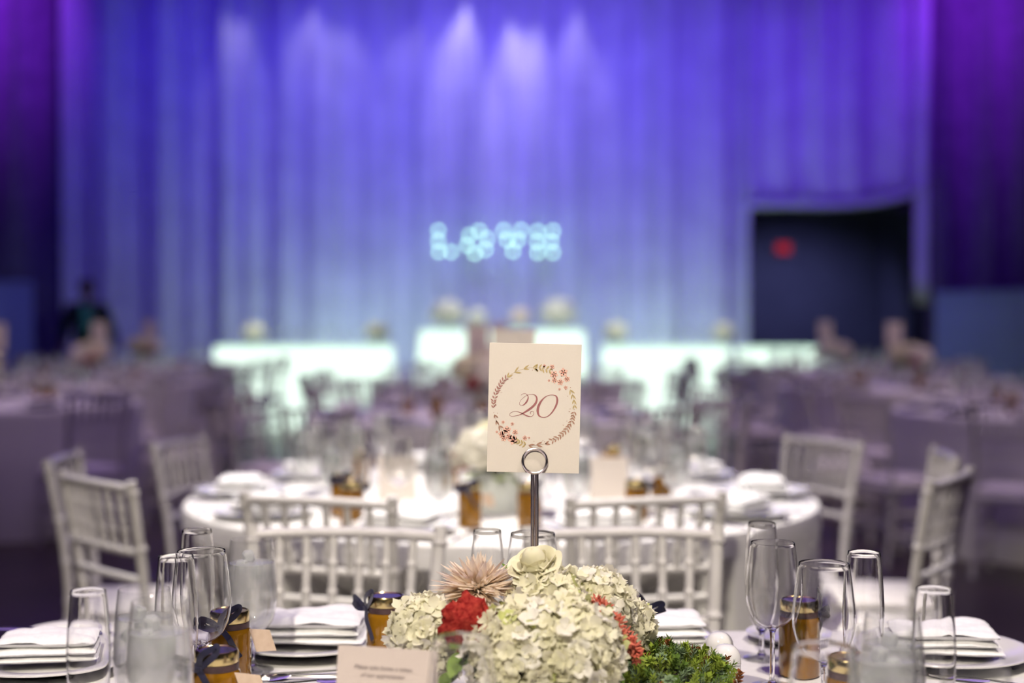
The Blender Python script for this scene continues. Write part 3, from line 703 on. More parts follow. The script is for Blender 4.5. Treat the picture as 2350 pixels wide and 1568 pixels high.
def sprig_mesh(name, m, kind, seed):
    rnd = random.Random(seed); mb = MB(); h = 0.030
    mb.tube([(0, 0, 0), (0.001, 0, h * 0.5), (0, 0.001, h)], [0.0012, 0.0010, 0.0007], 5)
    def leaf(p, d, L, wd, th):
        d = d.normalized(); s = d.cross(Vector((0, 0, 1)));
        s = s.normalized() if s.length > 1e-3 else Vector((1, 0, 0)); u = s.cross(d).normalized()
        vs = [p, p + d * L * 0.5 + s * wd + u * th, p + d * L * 0.5 - s * wd + u * th, p + d * L * 0.5 - u * th, p + d * L]
        mb.add(vs, [(0, 1, 2), (0, 3, 1), (0, 2, 3), (4, 2, 1), (4, 1, 3), (4, 3, 2)])
    n = {'needle': 34, 'round': 16, 'rosette': 18}[kind]
    for i in range(n):
        t = (i + 1) / n; a = i * 2.39996
        if kind == 'needle': leaf(Vector((0, 0, h * t)), Vector((math.cos(a), math.sin(a), 0.5 + 0.8 * t)), 0.011, 0.0010, 0.0004)
        elif kind == 'round': leaf(Vector((0, 0, h * (0.3 + 0.7 * t))), Vector((math.cos(a), math.sin(a), 0.3 + 0.9 * t)), 0.010, 0.0040, 0.0007)
        else: leaf(Vector((0, 0, h * 0.75 + 0.004 * t)), Vector((math.cos(a), math.sin(a), 0.05 + 1.7 * t * t)), 0.015 - 0.007 * t, 0.0042 - 0.002 * t, 0.0012)
    return mb.mesh(name, m, False)

def succulents(cx, cy):
    root = thing('succulent_bowl', 'low bowl packed with green succulents right of the white hydrangeas', 'plant', (cx, cy, TZ))
    v = MB(); v.lathe(smooth_prof([(0.0, 0.0), (0.055, 0.0), (0.072, 0.018), (0.078, 0.048), (0.075, 0.05), (0.070, 0.045), (0.0, 0.042)], 3), 30); obj('bowl', v, M['pot'], root)
    s_ = MB(); s_.lathe(smooth_prof([(0.0, 0.045), (0.070, 0.043), (0.055, 0.058), (0.03, 0.066), (0.0, 0.068)][::-1], 3), 24); obj('soil', s_, M['soil'], root)
    kinds = [sprig_mesh('sprig', M['green1'], 'needle', 1), sprig_mesh('sprig', M['green2'], 'round', 2), sprig_mesh('sprig', M['green3'], 'needle', 3), sprig_mesh('sprig', M['green1'], 'rosette', 4),
             sprig_mesh('sprig', M['green3'], 'rosette', 5), sprig_mesh('sprig', M['russet'], 'round', 6), sprig_mesh('sprig', M['green1'], 'round', 7), sprig_mesh('sprig', M['green2'], 'needle', 8)]
    rnd = random.Random(21)
    for i in range(290):
        rr = 0.090 * math.sqrt((i + 0.5) / 290); a = i * 2.39996; x, y = rr * math.cos(a), rr * math.sin(a)
        z = 0.042 + 0.026 * max(0, 1 - (rr / 0.085) ** 2) + rnd.uniform(-0.004, 0.008)
        k = rnd.choices(range(8), (7, 2, 4, 1, 2, 1, 2, 3))[0]
        tilt = Vector((x * 9, y * 9, 1)).normalized() + Vector((rnd.uniform(-.35, .35), rnd.uniform(-.35, .35), 0))
        link('sprig', kinds[k], root, (x, y, z), (tilt.to_track_quat('Z', 'Y').to_matrix() @ Matrix.Rotation(rnd.random() * 6, 3, 'Z')).to_euler(), rnd.uniform(0.6, 1.0))
    # one tall sprig and one fallen rosette at the shaker side
    link('sprig', kinds[1], root, (-0.022, 0.01, 0.072), (0, 0, 0), 1.5)
    link('sprig', kinds[5], root, (0.094, -0.052, 0.045), (0.2, 0.2, 0), 0.9)
    return root

# ================================================================== near square table
def cloth_square(x0, x1, y0, y1, label):
    mb = MB(); r = 0.03; n = 6
    cx, cy = (x0 + x1) / 2, (y0 + y1) / 2; hx, hy = (x1 - x0) / 2, (y1 - y0) / 2
    ring = []
    N = 160
    def outline(rad, off):   # rounded rectangle points
        pts = []
        per = [(hx - rad, hy - rad, 0), (-(hx - rad), hy - rad, PI / 2), (-(hx - rad), -(hy - rad), PI), (hx - rad, -(hy - rad), 1.5 * PI)]
        for q, (ax, ay, a0) in enumerate(per):
            for k in range(9): a = a0 + (PI / 2) * k / 8; pts.append((ax + (rad + off) * math.cos(a), ay + (rad + off) * math.sin(a)))
            bx, by, b0 = per[(q + 1) % 4]
            p0 = pts[-1]; p1 = (bx + (rad + off) * math.cos(b0), by + (rad + off) * math.sin(b0))
            for k in range(1, 24): t = k / 24; pts.append((p0[0] + (p1[0] - p0[0]) * t, p0[1] + (p1[1] - p0[1]) * t))
        return pts
    levels = [(TZ, -0.012), (TZ - 0.004, -0.003), (TZ - 0.012, 0.0), (TZ - 0.05, 0.003), (TZ - 0.19, 0.010), (0.50, 0.014), (0.3, 0.03), (0.005, 0.04)]
    vs = []; fs = []
    for li, (z, off) in enumerate(levels):
        base = outline(0.06, off); n = len(base)
        for k, (x, y) in enumerate(base):
            f = max(0, (TZ - 0.05 - z)) * 0.05 * math.sin(k * 2 * PI * 26 / n + 1.4 * math.sin(k * 0.11))
            if y > hy - 0.08 and z < 0.56: y -= 0.13; f *= 0.2
            d = math.hypot(x, y) or 1
            vs.append((x + x / d * f, y + y / d * f, z))
    for li in range(len(levels) - 1):
        for k in range(n): k2 = (k + 1) % n; fs.append((li * n + k, (li + 1) * n + k, (li + 1) * n + k2, li * n + k2))
    fs.append(tuple(range(n)))
    mb.add(vs, fs)
    o = obj('tablecloth', mb, M['cloth'], None, True, (cx, cy, 0)); tag(o, label, 'tablecloth'); return o
def cloth_round(x, y, r, label, m=None, seg=160, dents=()):
    mb = MB(); vs = []; fs = []
    levels = [(0.0, TZ), (r * 0.5, TZ), (r - 0.012, TZ), (r - 0.003, TZ - 0.004), (r, TZ - 0.013), (r + 0.003, TZ - 0.06), (r + 0.006, TZ - 0.20), (r + 0.010, 0.49), (r + 0.014, 0.40), (r + 0.020, 0.2), (r + 0.028, 0.005)]
    for li, (rr, z) in enumerate(levels):
        for k in range(seg):
            a = 2 * PI * k / seg
            f = max(0, (TZ - 0.05 - z)) * 0.055 * math.sin(a * 22 + 1.6 * math.sin(a * 5 + x)) * (1 + 0.4 * math.sin(a * 7))
            f *= 0.6
            for (da, fr) in dents:      # where a tucked-in chair presses the skirt inwards
                dd = abs((a - da + PI) % (2 * PI) - PI)
                if z < 0.56 and dd < 0.30 and fr < rr + f + 0.02:
                    t_ = min(1, max(0, (0.30 - dd) / 0.07)); t_ = t_ * t_ * (3 - 2 * t_); f = f * (1 - t_) + t_ * (fr - 0.03 - rr)
            vs.append(((rr + f) * math.cos(a), (rr + f) * math.sin(a), z))
    for li in range(len(levels) - 1):
        for k in range(seg): k2 = (k + 1) % seg; fs.append((li * seg + k, (li + 1) * seg + k, (li + 1) * seg + k2, li * seg + k2))
    mb.add(vs, fs)
    o = obj('tablecloth', mb, m or M['cloth'], None, True, (x, y, 0)); tag(o, label, 'tablecloth'); return o

cloth_square(-0.83, 0.805, 0.78, 2.41, 'white cloth over the nearest square table, under the numbered card')

# --- number stand and card
def card_stand(x, y, top, label, group=None, near=True):
    root = thing('card_stand', label, 'card stand', (x, y, TZ), 0, group)
    mb = MB(); mb.lathe([(0.0, 0.0), (0.035, 0.0), (0.036, 0.003), (0.033, 0.006), (0.008, 0.011), (0.0, 0.012)], 24 if near else 10); obj('base', mb, M['chrome'], root)
    mb = MB()
    if near:
        for dx in (-0.0028, 0.0028): mb.tube([(dx, 0, 0.008), (dx, 0, top - 0.034)], 0.0027, 10)
    else: mb.tube([(0, 0, 0.008), (0, 0, top - 0.034)], 0.005, 6)
    obj('pole', mb, M['chrome'], root)
    for k, dy in enumerate((-0.0035, 0.0035)):
        mb = MB(); mb.tube([(0.0165 * math.sin(a), dy + 0.002 * math.sin(a / 2), top - 0.0175 - 0.0165 * math.cos(a)) for a in [2 * PI * i / 40 for i in range(40)]], 0.0022, 8 if near else 5, closed=True)
        obj('clip_ring', mb, M['chrome'], root)
    return root
sp_ = px(1227, 1058, 1.956)
card_stand(sp_.x, 1.956, sp_.z + 0.0175 - TZ, 'chrome ring-topped stand holding the card numbered 20')

def card_print():
    c = px(1226, 937, 1.956)
    root = thing('number_card', 'cream card numbered 20 inside a printed leaf wreath', 'card', c); root.rotation_euler = (0, R(1.2), 0)
    mb = MB(); mb.box(0.127, 0.0008, 0.178, ch=0.0002); obj('card_sheet', mb, M['card'], root, False)
    S = 0.17857 / 1669 ; ro = R(1.2)
    def P(x, y, d=-0.0006):
        dx, dz = (x - 650) * S, -(y - 655) * S
        return (dx * math.cos(ro) - dz * math.sin(ro), d, dx * math.sin(ro) + dz * math.cos(ro))
    def ribbon(pts, closed=False):
        q = catmull(pts, 8, closed); n = len(q); vs = []; fs = []
        for i in range(n):
            a = q[(i - 1) % n if closed else max(i - 1, 0)]; b_ = q[(i + 1) % n if closed else min(i + 1, n - 1)]
            dx, dy = b_[0] - a[0], b_[1] - a[1]; l = math.hypot(dx, dy) or 1; nx, ny = -dy / l, dx / l; hw = max(2.2, q[i][2]) / 2
            vs += [P(q[i][0] + nx * hw, q[i][1] + ny * hw), P(q[i][0] - nx * hw, q[i][1] - ny * hw)]
        for i in range(n if closed else n - 1): j = (i + 1) % n; fs.append((2 * i, 2 * i + 1, 2 * j + 1, 2 * j))
        m = MB(); m.add(vs, fs); return m
    two = [(480, 490, 4), (500, 472, 4), (530, 467, 5), (555, 480, 7), (571, 508, 12), (566, 545, 18), (545, 582, 20), (515, 611, 12), (485, 620, 5), (464, 608, 4), (462, 585, 4), (480, 550, 4), (515, 515, 4), (560, 488, 4), (610, 477, 5), (650, 482, 9), (676, 507, 17), (683, 548, 23), (662, 600, 27), (610, 652, 27), (550, 693, 23), (500, 723, 16), (450, 744, 8), (400, 756, 5), (352, 757, 4), (333, 740, 4), (347, 715, 4), (385, 699, 4), (430, 699, 5), (480, 715, 9), (520, 736, 14), (565, 757, 14), (610, 762, 7), (640, 740, 5), (646, 712, 5), (630, 695, 5), (608, 700, 6), (598, 716, 7), (606, 730, 5)]
    zero = [(890, 485, 7), (932, 502, 18), (947, 550, 24), (935, 610, 24), (905, 670, 20), (862, 728, 14), (810, 766, 10), (755, 773, 9), (712, 750, 20), (695, 700, 30), (702, 640, 32), (732, 575, 25), (780, 520, 13), (835, 490, 7)]
    obj('numeral', ribbon(two), M['ink_rose'], root, False); obj('numeral', ribbon(zero, True), M['ink_rose'], root, False)
    rnd = random.Random(12)
    def leaf(mb, x, y, ang, L, wd):
        ca, sa = math.cos(ang), math.sin(ang); pts = []
        for t, h in ((0, 0), (0.3, 0.85), (0.6, 0.9), (1, 0)): pts.append((t * L, h * wd / 2))
        for t, h in ((0.6, -0.9), (0.3, -0.85)): pts.append((t * L, h * wd / 2))
        mb.add([P(x + a * ca - b_ * sa, y + a * sa + b_ * ca) for a, b_ in pts], [(0, 1, 2, 3, 4, 5)])
    CX, CY, RX, RY = 648, 632, 520, 500
    def arc(name, m, a0, a1, n, L, wd, spread=0.75, stem=True):
        mb = MB()
        for i in range(n):
            a = R(a0 + (a1 - a0) * i / max(1, n - 1)); x, y = CX + RX * math.cos(a), CY - RY * math.sin(a)
            tang = math.atan2(-math.cos(a) * (1 if a1 > a0 else -1), -math.sin(a) * (1 if a1 > a0 else -1))
            for s in (-1, 1): leaf(mb, x + rnd.uniform(-5, 5), y + rnd.uniform(-5, 5), tang + s * spread + rnd.uniform(-.2, .2), L * rnd.uniform(0.9, 1.3), wd * 1.05)
        if stem:
            q = [(CX + RX * math.cos(R(a0 + (a1 - a0) * t / 12)), CY - RY * math.sin(R(a0 + (a1 - a0) * t / 12)), 3) for t in range(13)]
            r_ = ribbon(q); mb.add(r_.v, r_.f)
        o = obj('wreath_sprig', mb, m, root, False)
    arc('s', M['leaf_mauve'], 182, 135, 11, 50, 20); arc('s', M['leaf_brown'], 192, 218, 4, 62, 20, 0.45)
    arc('s', M['leaf_olive'], 132, 92, 4, 72, 20, 0.4); arc('s', M['leaf_olive'], 88, 68, 5, 56, 24, 0.9)
    arc('s', M['leaf_olive'], 26, 2, 4, 66, 18, 0.45); arc('s', M['leaf_brown'], -8, -62, 13, 50, 19, 0.8)
    arc('s', M['leaf_brown'], 262, 285, 3, 78, 22, 0.4); arc('s', M['leaf_olive'], 258, 242, 5, 56, 22, 0.8)
    bl = MB(); hr = MB()
    blooms = [(905, 222, 44), (1025, 195, 50), (880, 125, 30), (1070, 280, 36), (985, 320, 38), (910, 298, 34), (780, 110, 20), (1055, 390, 24), (975, 410, 16), (840, 300, 16), (300, 935, 46), (232, 990, 40), (375, 1062, 54), (405, 965, 34), (260, 1045, 34), (368, 858, 22), (168, 960, 16), (530, 1040, 30), (585, 1035, 14), (250, 835, 20), (320, 1020, 36)]
    for (x, y, s) in [(x, y, s * 1.25) for (x, y, s) in blooms]:
        for k in range(5):
            a = 2 * PI * k / 5 + x; leaf(bl, x, y, a, s, s * 0.85)
        hr.add([P(x + s * 0.13 * math.cos(k * PI / 3), y + s * 0.13 * math.sin(k * PI / 3), -0.0008) for k in range(6)], [tuple(range(6))])
    obj('wreath_blooms', bl, M['bloom_coral'], root, False)['kind'] = 'stuff'; obj('bloom_hearts', hr, M['bloom_heart'], root, False)
    dots = MB()
    for i in range(46):
        a = rnd.random() * 6.28; k = rnd.uniform(0.86, 1.05); leaf(dots, CX + RX * k * math.cos(a), CY - RY * k * math.sin(a), rnd.random() * 6, 15, 8)
    obj('wreath_buds', dots, M['leaf_brown'], root, False)
card_print()

# --- thank-you notice
def notice():
    root = thing('notice_card', 'blush tent card with small italic print left of the flowers', 'card', (-0.146, 1.617, TZ), R(-16))
    t = R(-10)
    for s in (1, -1):
        mb = MB(); mb.box(0.112, 0.0008, 0.156, (0, 0, 0.078)); obj('card_panel', mb, M['notice'], root, False, (0.004 if s < 0 else 0, -0.027 * s, 0), (t * s, 0, 0))
    def text(body, size, z, m, font_shear=0.35):
        cu = bpy.data.curves.new('printed_line', 'FONT'); cu.body = body; cu.size = size; cu.shear = font_shear; cu.align_x = 'CENTER'; cu.materials.append(m); cu.extrude = 0.00005
        tmp = bpy.data.objects.new('tmp', cu); col.objects.link(tmp); bpy.context.view_layer.update()
        me = bpy.data.meshes.new_from_object(tmp.evaluated_get(bpy.context.evaluated_depsgraph_get())); bpy.data.objects.remove(tmp); bpy.data.curves.remove(cu)
        if not me.materials: me.materials.append(m)
        o = bpy.data.objects.new('printed_line', me); col.objects.link(o); o.parent = root
        n = Vector((0, -math.cos(t), -math.sin(t))); up = Vector((0, -math.sin(t), math.cos(t)))
        o.location = Vector((0, -0.027, 0)) + up * z + Vector((0, -1, 0)) * 0.0009; o.rotation_euler = (R(90) + t, 0, 0); return o
    text('Please take home a token', 0.0068, 0.131, M['ink_grey']); text('of our appreciation', 0.0068, 0.1225, M['ink_grey'])
    up = Vector((0, -math.sin(t), math.cos(t)))
    rnd = random.Random(2)
    for k, (x0, x1, z) in enumerate(((-0.040, 0.000, 0.1085), (0.006, 0.038, 0.1085), (-0.042, 0.040, 0.1005), (-0.036, 0.034, 0.0925))):
        pts = []; n = int((x1 - x0) / 0.0011)
        for i in range(n):
            h = (0.0016 if i % 2 else -0.0010) * rnd.uniform(0.5, 1.6)
            pts.append(tuple(Vector((x0 + (x1 - x0) * i / n, -0.027, 0)) + up * (z + h) + Vector((0, -0.0010, 0))))
        mb = MB(); mb.tube(pts, 0.00045, 4); obj('script_line', mb, M['ink_gold'], root)
notice()

arrangement(0.03, 1.80)
succulents(0.195, 1.885)

# --- glassware on the near table (x, y)
for (k, x, y, lab, s) in (
    ('flute', -0.464, 2.09, 'champagne flute furthest back at the left, before the far cloth edge', 1.0),
    ('flute', -0.431, 1.82, 'champagne flute in front of the left wine glass, among the left glasses', 1.03),
    ('wine', -0.4205, 1.92, 'wide wine glass behind the ribboned jars at the left', 1.0),
    ('goblet', -0.391, 2.13, 'half-full water glass between the left honey jar and the folded napkin', 1.0),
    ('flute', -0.502, 1.68, 'champagne flute at the left end, over the leftmost plate', 0.95),
    ('goblet', -0.4515, 1.74, 'iced water glass behind the nearest left glass', 1.0),
    ('goblet', -0.409, 1.645, 'nearest blurred water glass in the left cluster', 1.02),
    ('flute', 0.3876, 2.20, 'champagne flute furthest back in the right cluster', 0.97),
    ('wine', 0.373, 2.03, 'wine glass left of the right-hand honey jars', 0.97),
    ('wine', 0.4003, 1.82, 'large wine glass in front of the right honey jar', 1.0),
    ('flute', 0.469, 1.89, 'tall clear champagne flute against the dark floor at right', 1.0),
    ('goblet', 0.435, 1.62, 'brimming iced water glass right of the front right jar', 0.97),
    ('goblet', 0.4065, 1.545, 'nearer water glass overlapping the brimming one at right', 0.97),
    ('flute', 0.500, 1.68, 'rightmost champagne flute, before the right folded napkin', 0.96),
    ('wine', 0.3123, 1.42, 'blurred empty glass nearest the camera at right', 0.93),
    ('goblet', 0.444, 1.355, 'blurred water glass at the bottom right edge', 0.97),
    ('wine', -0.052, 1.47, 'blurred glass in front of the red celosia', 0.92),
    ('flute', -0.037, 2.13, 'champagne flute behind the flowers, left of the card stand', 0.97),
    ('wine', 0.0303, 2.075, 'wine glass behind the rose and the card stand', 1.0)):
    GL[k].place(lab, (x, y, TZ), random.Random(lab).random() * 6, 'glassware on the near table', s)
# --- jars
for (x, y, rz, lab, P_, s) in (
    (-0.402, 2.02, R(15), 'honey jar with navy bow, rear one of the left pair', JAR, 1.0),
    (-0.371, 1.78, R(-5), 'honey jar with long navy bow tail, front one of the left pair', JAR, 1.0),
    (-0.189, 2.13, R(-50), 'honey jar with flared navy ribbon left of the flowers', JARTAG, 1.0),
    (0.173, 2.08, R(160), 'honey jar half hidden behind the right of the flowers', JAR, 1.0),
    (0.4253, 2.10, R(100), 'honey jar with side bow behind the large right wine glass', JARTAG, 1.0),
    (0.4158, 1.735, R(60), 'honey jar nearest the camera at right, seen through glasses', JAR, 1.02)):
    P_.place(lab, (x, y, TZ), rz, 'honey jars on the near table', s)
# --- plates, napkins, cutlery
for i, (x, y, lab) in enumerate(((-0.70, 2.15, 'at the left corner of the near table'), (-0.325, 2.275, 'left of centre at the far edge of the near table'),
                                 (0.185, 2.27, 'right of the flowers on the near table'), (0.665, 2.20, 'at the right corner of the near table'))):
    PLATE.place('white dinner plate ' + lab, (x, y, TZ), 0, 'plates on the near table', 1.0)
    NAP[i % 2].place('folded napkin on the plate ' + lab, (x + (0.0, 0.0, 0.035, 0.0)[i], y, TZ + 0.0165), (R(8), R(-3), R(4), R(-8))[i], 'napkins on the near table', (1.1, 1.25, 1.2, 1.15)[i])
BREAD.place('small bread plate behind the left corner plate', (-0.735, 2.345, TZ), 0, 'bread plates on the near table')
BREAD.place('small bread plate behind the right champagne flute', (0.455, 2.325, TZ), 0, 'bread plates on the near table')
CUT['knife'].place('butter knife lying across the left bread plate', (-0.745, 2.32, TZ + 0.0155), R(170), 'cutlery on the near table')
CUT['spoon'].place('dessert spoon lying in front of the left-centre plate', (-0.275, 2.105, TZ + 0.001), R(8), 'cutlery on the near table')
CUT['fork'].place('dessert fork lying in front of the left-centre plate', (-0.29, 2.075, TZ + 0.001), R(184), 'cutlery on the near table')
CUT['knife'].place('table knife beside the left honey jar', (-0.315, 2.04, TZ + 0.001), R(12), 'cutlery on the near table')
CUT['fork'].place('dessert fork in front of the right corner plate', (0.60, 2.02, TZ + 0.001), R(176), 'cutlery on the near table')
CUT['knife'].place('table knife at the outer right of the near table', (0.72, 2.03, TZ + 0.001), R(150), 'cutlery on the near table')
CUT['fork'].place('fork right of the far right-centre plate', (0.335, 2.30, TZ + 0.001), R(100), 'cutlery on the near table')
# --- shakers
def shaker(x, y, label):
    root = thing('salt_shaker', label, 'shaker', (x, y, TZ))
    mb = MB(); mb.lathe(smooth_prof([(0.0, 0.0), (0.0205, 0.0), (0.0215, 0.003), (0.0210, 0.035), (0.0205, 0.050)], 3), 28); obj('body', mb, M['porcelain'], root)
    mb = MB(); mb.lathe(smooth_prof([(0.0212, 0.050), (0.0212, 0.053), (0.0195, 0.064), (0.0135, 0.073), (0.006, 0.0765), (0.0, 0.077)], 3), 28); cp = obj('domed_cap', mb, M['porcelain'], root)
    for k in range(5):
        q = MB(); q.lathe([(0.0, 0.0), (0.0011, 0.0), (0.0, 0.0006)], 6); a = 2 * PI * k / 4
        r_ = 0.0045 if k < 4 else 0.0
        obj('shaker_hole', q, M['letter'], cp, False, (r_ * math.cos(a), r_ * math.sin(a), 0.0764 if k == 4 else 0.0758))
shaker(0.297, 1.968, 'front white domed shaker right of the succulents'); shaker(0.299, 2.045, 'white domed shaker standing right behind the front one')

# --- two chairs across the near table
CHAIR.place('white ballroom chair across the near table, left of the card', (-0.345, 2.75 - 0.215, 0), R(180 - 5), 'chairs at the near table')
CHAIR.place('white ballroom chair across the near table, right of the card', (0.228, 2.75 - 0.215, 0), R(180 + 3), 'chairs at the near table')

# ================================================================== second table (round)
T2 = (-0.03, 4.24); R2 = 0.93
def face(x, y, c): return math.atan2(c[1] - y, c[0] - x) - PI / 2
BK = 0.215
spots = [(-0.443, 3.287, 'left one with its back to us'), (0.307, 3.287, 'right one with its back to us'),
         (-1.056, 3.66, 'front left side'), (-1.32, 4.24, 'left side, behind the front left chair'), (-1.108, 4.80, 'far left side'),
         (1.04, 4.82, 'far right side'), (1.13, 3.72, 'front right side'), (1.30, 4.33, 'right side, behind the front right chair'),
         (-0.44, 5.42, 'far side, left'), (0.40, 5.44, 'far side, right')]
yaw = [R(6), R(-4), R(14), R(4), R(15), R(0), R(-8), R(-11), R(0), R(0)]
DN = []
for (x, y, lab), yw in zip(spots, yaw):
    a = face(x, y, T2) + yw
    # the given point is the back rail; step forward to the seat centre
    sx, sy = x + BK * -math.sin(a), y + BK * math.cos(a)
    DN.append((math.atan2(sy - T2[1], sx - T2[0]), math.hypot(sx - T2[0], sy - T2[1]) - 0.155))
    CHAIR.place('white chair at the second round table, ' + lab, (sx, sy, 0), a, 'chairs at the second table')
SEATS2 = ['near right seat', 'right front seat', 'right middle seat', 'right far seat', 'far right seat', 'far left seat', 'left far seat', 'left middle seat', 'left front seat', 'near left seat']
cloth_round(T2[0], T2[1], R2, 'white cloth to the floor over the second, round table', dents=DN)
for i in range(10):
    a = R(-72 + 36 * i); d = (math.cos(a), math.sin(a))
    q = (T2[0] + 0.78 * d[0], T2[1] + 0.78 * d[1]); seat = SEATS2[i]
    PLATE.place('white plate on the second, round table, ' + seat, (*q, TZ), 0, 'plates on the second table')
    NAP[i % 2].place('folded white napkin on the second, round table, ' + seat, (*q, TZ + 0.0165), a + PI / 2, 'napkins on the second table', 1.25)
    t = (-d[1], d[0])
    GL['wine2'].place('wine glass on the second, round table, ' + seat, (T2[0] + 0.56 * d[0] - 0.10 * t[0], T2[1] + 0.56 * d[1] - 0.10 * t[1], TZ), a, 'wine glasses on the second table')
    GL['goblet2'].place('iced water glass on the second, round table, ' + seat, (T2[0] + 0.58 * d[0] + 0.02 * t[0], T2[1] + 0.58 * d[1] + 0.02 * t[1], TZ), a, 'water glasses on the second table')
    GL['flute2'].place('champagne flute on the second, round table, ' + seat, (T2[0] + 0.48 * d[0] - 0.02 * t[0], T2[1] + 0.48 * d[1] - 0.02 * t[1], TZ), a, 'champagne flutes on the second table')
    if i not in (4, 8): CUT['fork'].place('fork on the second, round table, ' + seat, (T2[0] + 0.80 * d[0] + 0.17 * t[0], T2[1] + 0.80 * d[1] + 0.17 * t[1], TZ + 0.001), a + PI, 'forks on the second table')
    CUT['knife'].place('knife on the second, round table, ' + seat, (T2[0] + 0.80 * d[0] - 0.17 * t[0], T2[1] + 0.80 * d[1] - 0.17 * t[1], TZ + 0.001), a + PI, 'knives on the second table')
T2G = [(-0.04, 3.90), (-0.04, 4.0), (0.006, 4.2), (0.05, 3.92), (-0.13, 3.92)]
for i in range(10):
    a = R(-72 + 36 * i); d = (math.cos(a), math.sin(a)); t = (-d[1], d[0])
    for (p, q) in ((0.56, -0.10), (0.58, 0.02), (0.48, -0.02)): T2G.append((T2[0] + p * d[0] + q * t[0], T2[1] + p * d[1] + q * t[1]))
T2P = [(T2[0] + 0.78 * math.cos(R(-72 + 36 * i)), T2[1] + 0.78 * math.sin(R(-72 + 36 * i))) for i in range(10)]
T2G += [(-0.375, 4.14), (-0.335, 4.14), (-0.30, 4.14), (0.24, 4.10), (0.28, 4.10), (0.32, 4.10)]
for ji, (pxx, y, rz) in enumerate(((738, 3.88, 0.4), (806, 3.62, 2.2), (1032, 3.55, 0.2), (1276, 3.58, 1.1), (1455, 3.64, 2.0), (1548, 3.95, 0.7), (1030, 4.42, 0.0), (862, 4.55, 1.0), (1410, 4.62, 2.5))):
    x_, y_ = (pxx - 1175) / 3264 * y, y
    for st in range(200):
        qx, qy = x_ + 0.004 * st * math.cos(st * 2.4), y_ + 0.004 * st * math.sin(st * 2.4)
        if all(math.hypot(qx - g[0], qy - g[1]) > 0.080 for g in T2G) and all(math.hypot(qx - g[0], qy - g[1]) > 0.175 for g in T2P): break
    T2G.append((qx, qy))
    JAR.place('honey jar on the second table, ' + ('left, under the notice card', 'seen through the left near chair', 'left of the vase, nearest', 'right of the vase, nearest', 'seen through the right near chair', 'far right of the notice card', 'behind the vase at left', 'at the far left seat', 'at the far right seat')[ji], (qx, qy, TZ), rz, 'honey jars on the second table')
for (x, y, lab) in ((-0.335, 4.14, 'left'), (0.28, 4.10, 'right')):
    root = thing('notice_card', 'blank-looking white tent card on the second table, %s of its flowers' % lab, 'card', (x, y, TZ), R(8))
    for s in (1, -1):
        mb = MB(); mb.box(0.11, 0.0012, 0.13, (0, 0, 0.065)); obj('card_panel', mb, M['card'], root, False, (0, -0.0225 * s, 0), (R(-10) * s, 0, 0))

# far-style flower dome meshes
def dome_mesh(name, m, r, n, seed):
    mb = MB(); rnd = random.Random(seed)
    mb.lathe(smooth_prof([(0, -0.5 * r), (0.6 * r, -0.4 * r), (0.78 * r, 0.0), (0.55 * r, 0.55 * r), (0.0, 0.78 * r)], 3), 12)
    for d in dirs(n, -0.35, seed):
        dd = (d + Vector((rnd.uniform(-.3, .3), rnd.uniform(-.3, .3), rnd.uniform(-.3, .3)))).normalized()
        T = Matrix.Translation(d * r * rnd.uniform(0.82, 0.98)) @ (dd.to_track_quat('Z', 'Y').to_matrix() @ Matrix.Rotation(rnd.random() * 6, 3, 'Z')).to_4x4() @ Matrix.Scale(1.5, 4)
        merge_mesh(mb, FLO[0], T)
    return mb.mesh(name, m, True)
DOME_W = dome_mesh('hydrangea_head', M['hyd3'], 0.085, 70, 1); DOME_G = dome_mesh('hydrangea_head', M['hyd'], 0.075, 60, 2)
DOME_B = dome_mesh('dahlia', M['blush'], 0.055, 40, 3); DOME_R = dome_mesh('celosia', M['celosia'], 0.045, 34, 4)
LEAFC = MB()
for i, d in enumerate(dirs(34, -0.6, 5)):
    T = Matrix.Translation(d * 0.03) @ d.to_track_quat('X', 'Z').to_matrix().to_4x4()
    merge_mesh(LEAFC, petal_mesh('leaf', M['green2'], 0.10, 0.026, 0.2), T)
LEAFC = LEAFC.mesh('foliage', M['green1'], True)
def build_centre(name='flower_arrangement', vase_m='vasewhite'):
    root = thing(name, 'flowers', 'flowers')
    v = MB(); v.lathe(smooth_prof([(0.0, 0.0), (0.072, 0.0), (0.080, 0.008), (0.084, 0.06), (0.082, 0.125), (0.079, 0.128), (0.076, 0.12), (0.0, 0.10)], 3), 24); obj('vase', v, M[vase_m], root)
    link('foliage', LEAFC, root, (0, 0, 0.14))
    for (me, x, y, z, s) in ((DOME_W, -0.08, -0.06, 0.19, 1.0), (DOME_W, 0.06, -0.07, 0.17, 0.95), (DOME_G, 0.0, 0.06, 0.21, 1.0), (DOME_G, -0.03, -0.02, 0.235, 0.75), (DOME_R, -0.14, 0.0, 0.155, 0.75), (DOME_R, 0.14, -0.02, 0.15, 0.75), (DOME_B, 0.10, 0.04, 0.20, 0.8)):
        link(me.name.split('.')[0], me, root, (x, y, z), (0, 0, x * 9), s)
    return Proto(root)
CENTRE = build_centre()
def plain_card(x, y, label, group, stand_label):
    card_stand(x, y, 0.355 + 0.055, stand_label, group + ' stands', near=False)
    root = thing('number_card', label, 'card', (x, y, 1.157), R(random.uniform(-6, 6)), group)
    mb = MB(); mb.box(0.127, 0.0009, 0.178); obj('card_sheet', mb, M['card'], root, False)
CENTRE.place('white and coral flowers in a frosted vase on the second, round table', (-0.04, 3.90, TZ), R(20), 'table centrepieces', 0.85)
plain_card(0.006, 4.20, 'blurred cream number card on the second, round table', 'number cards behind', 'chrome card stand on the second, round table')

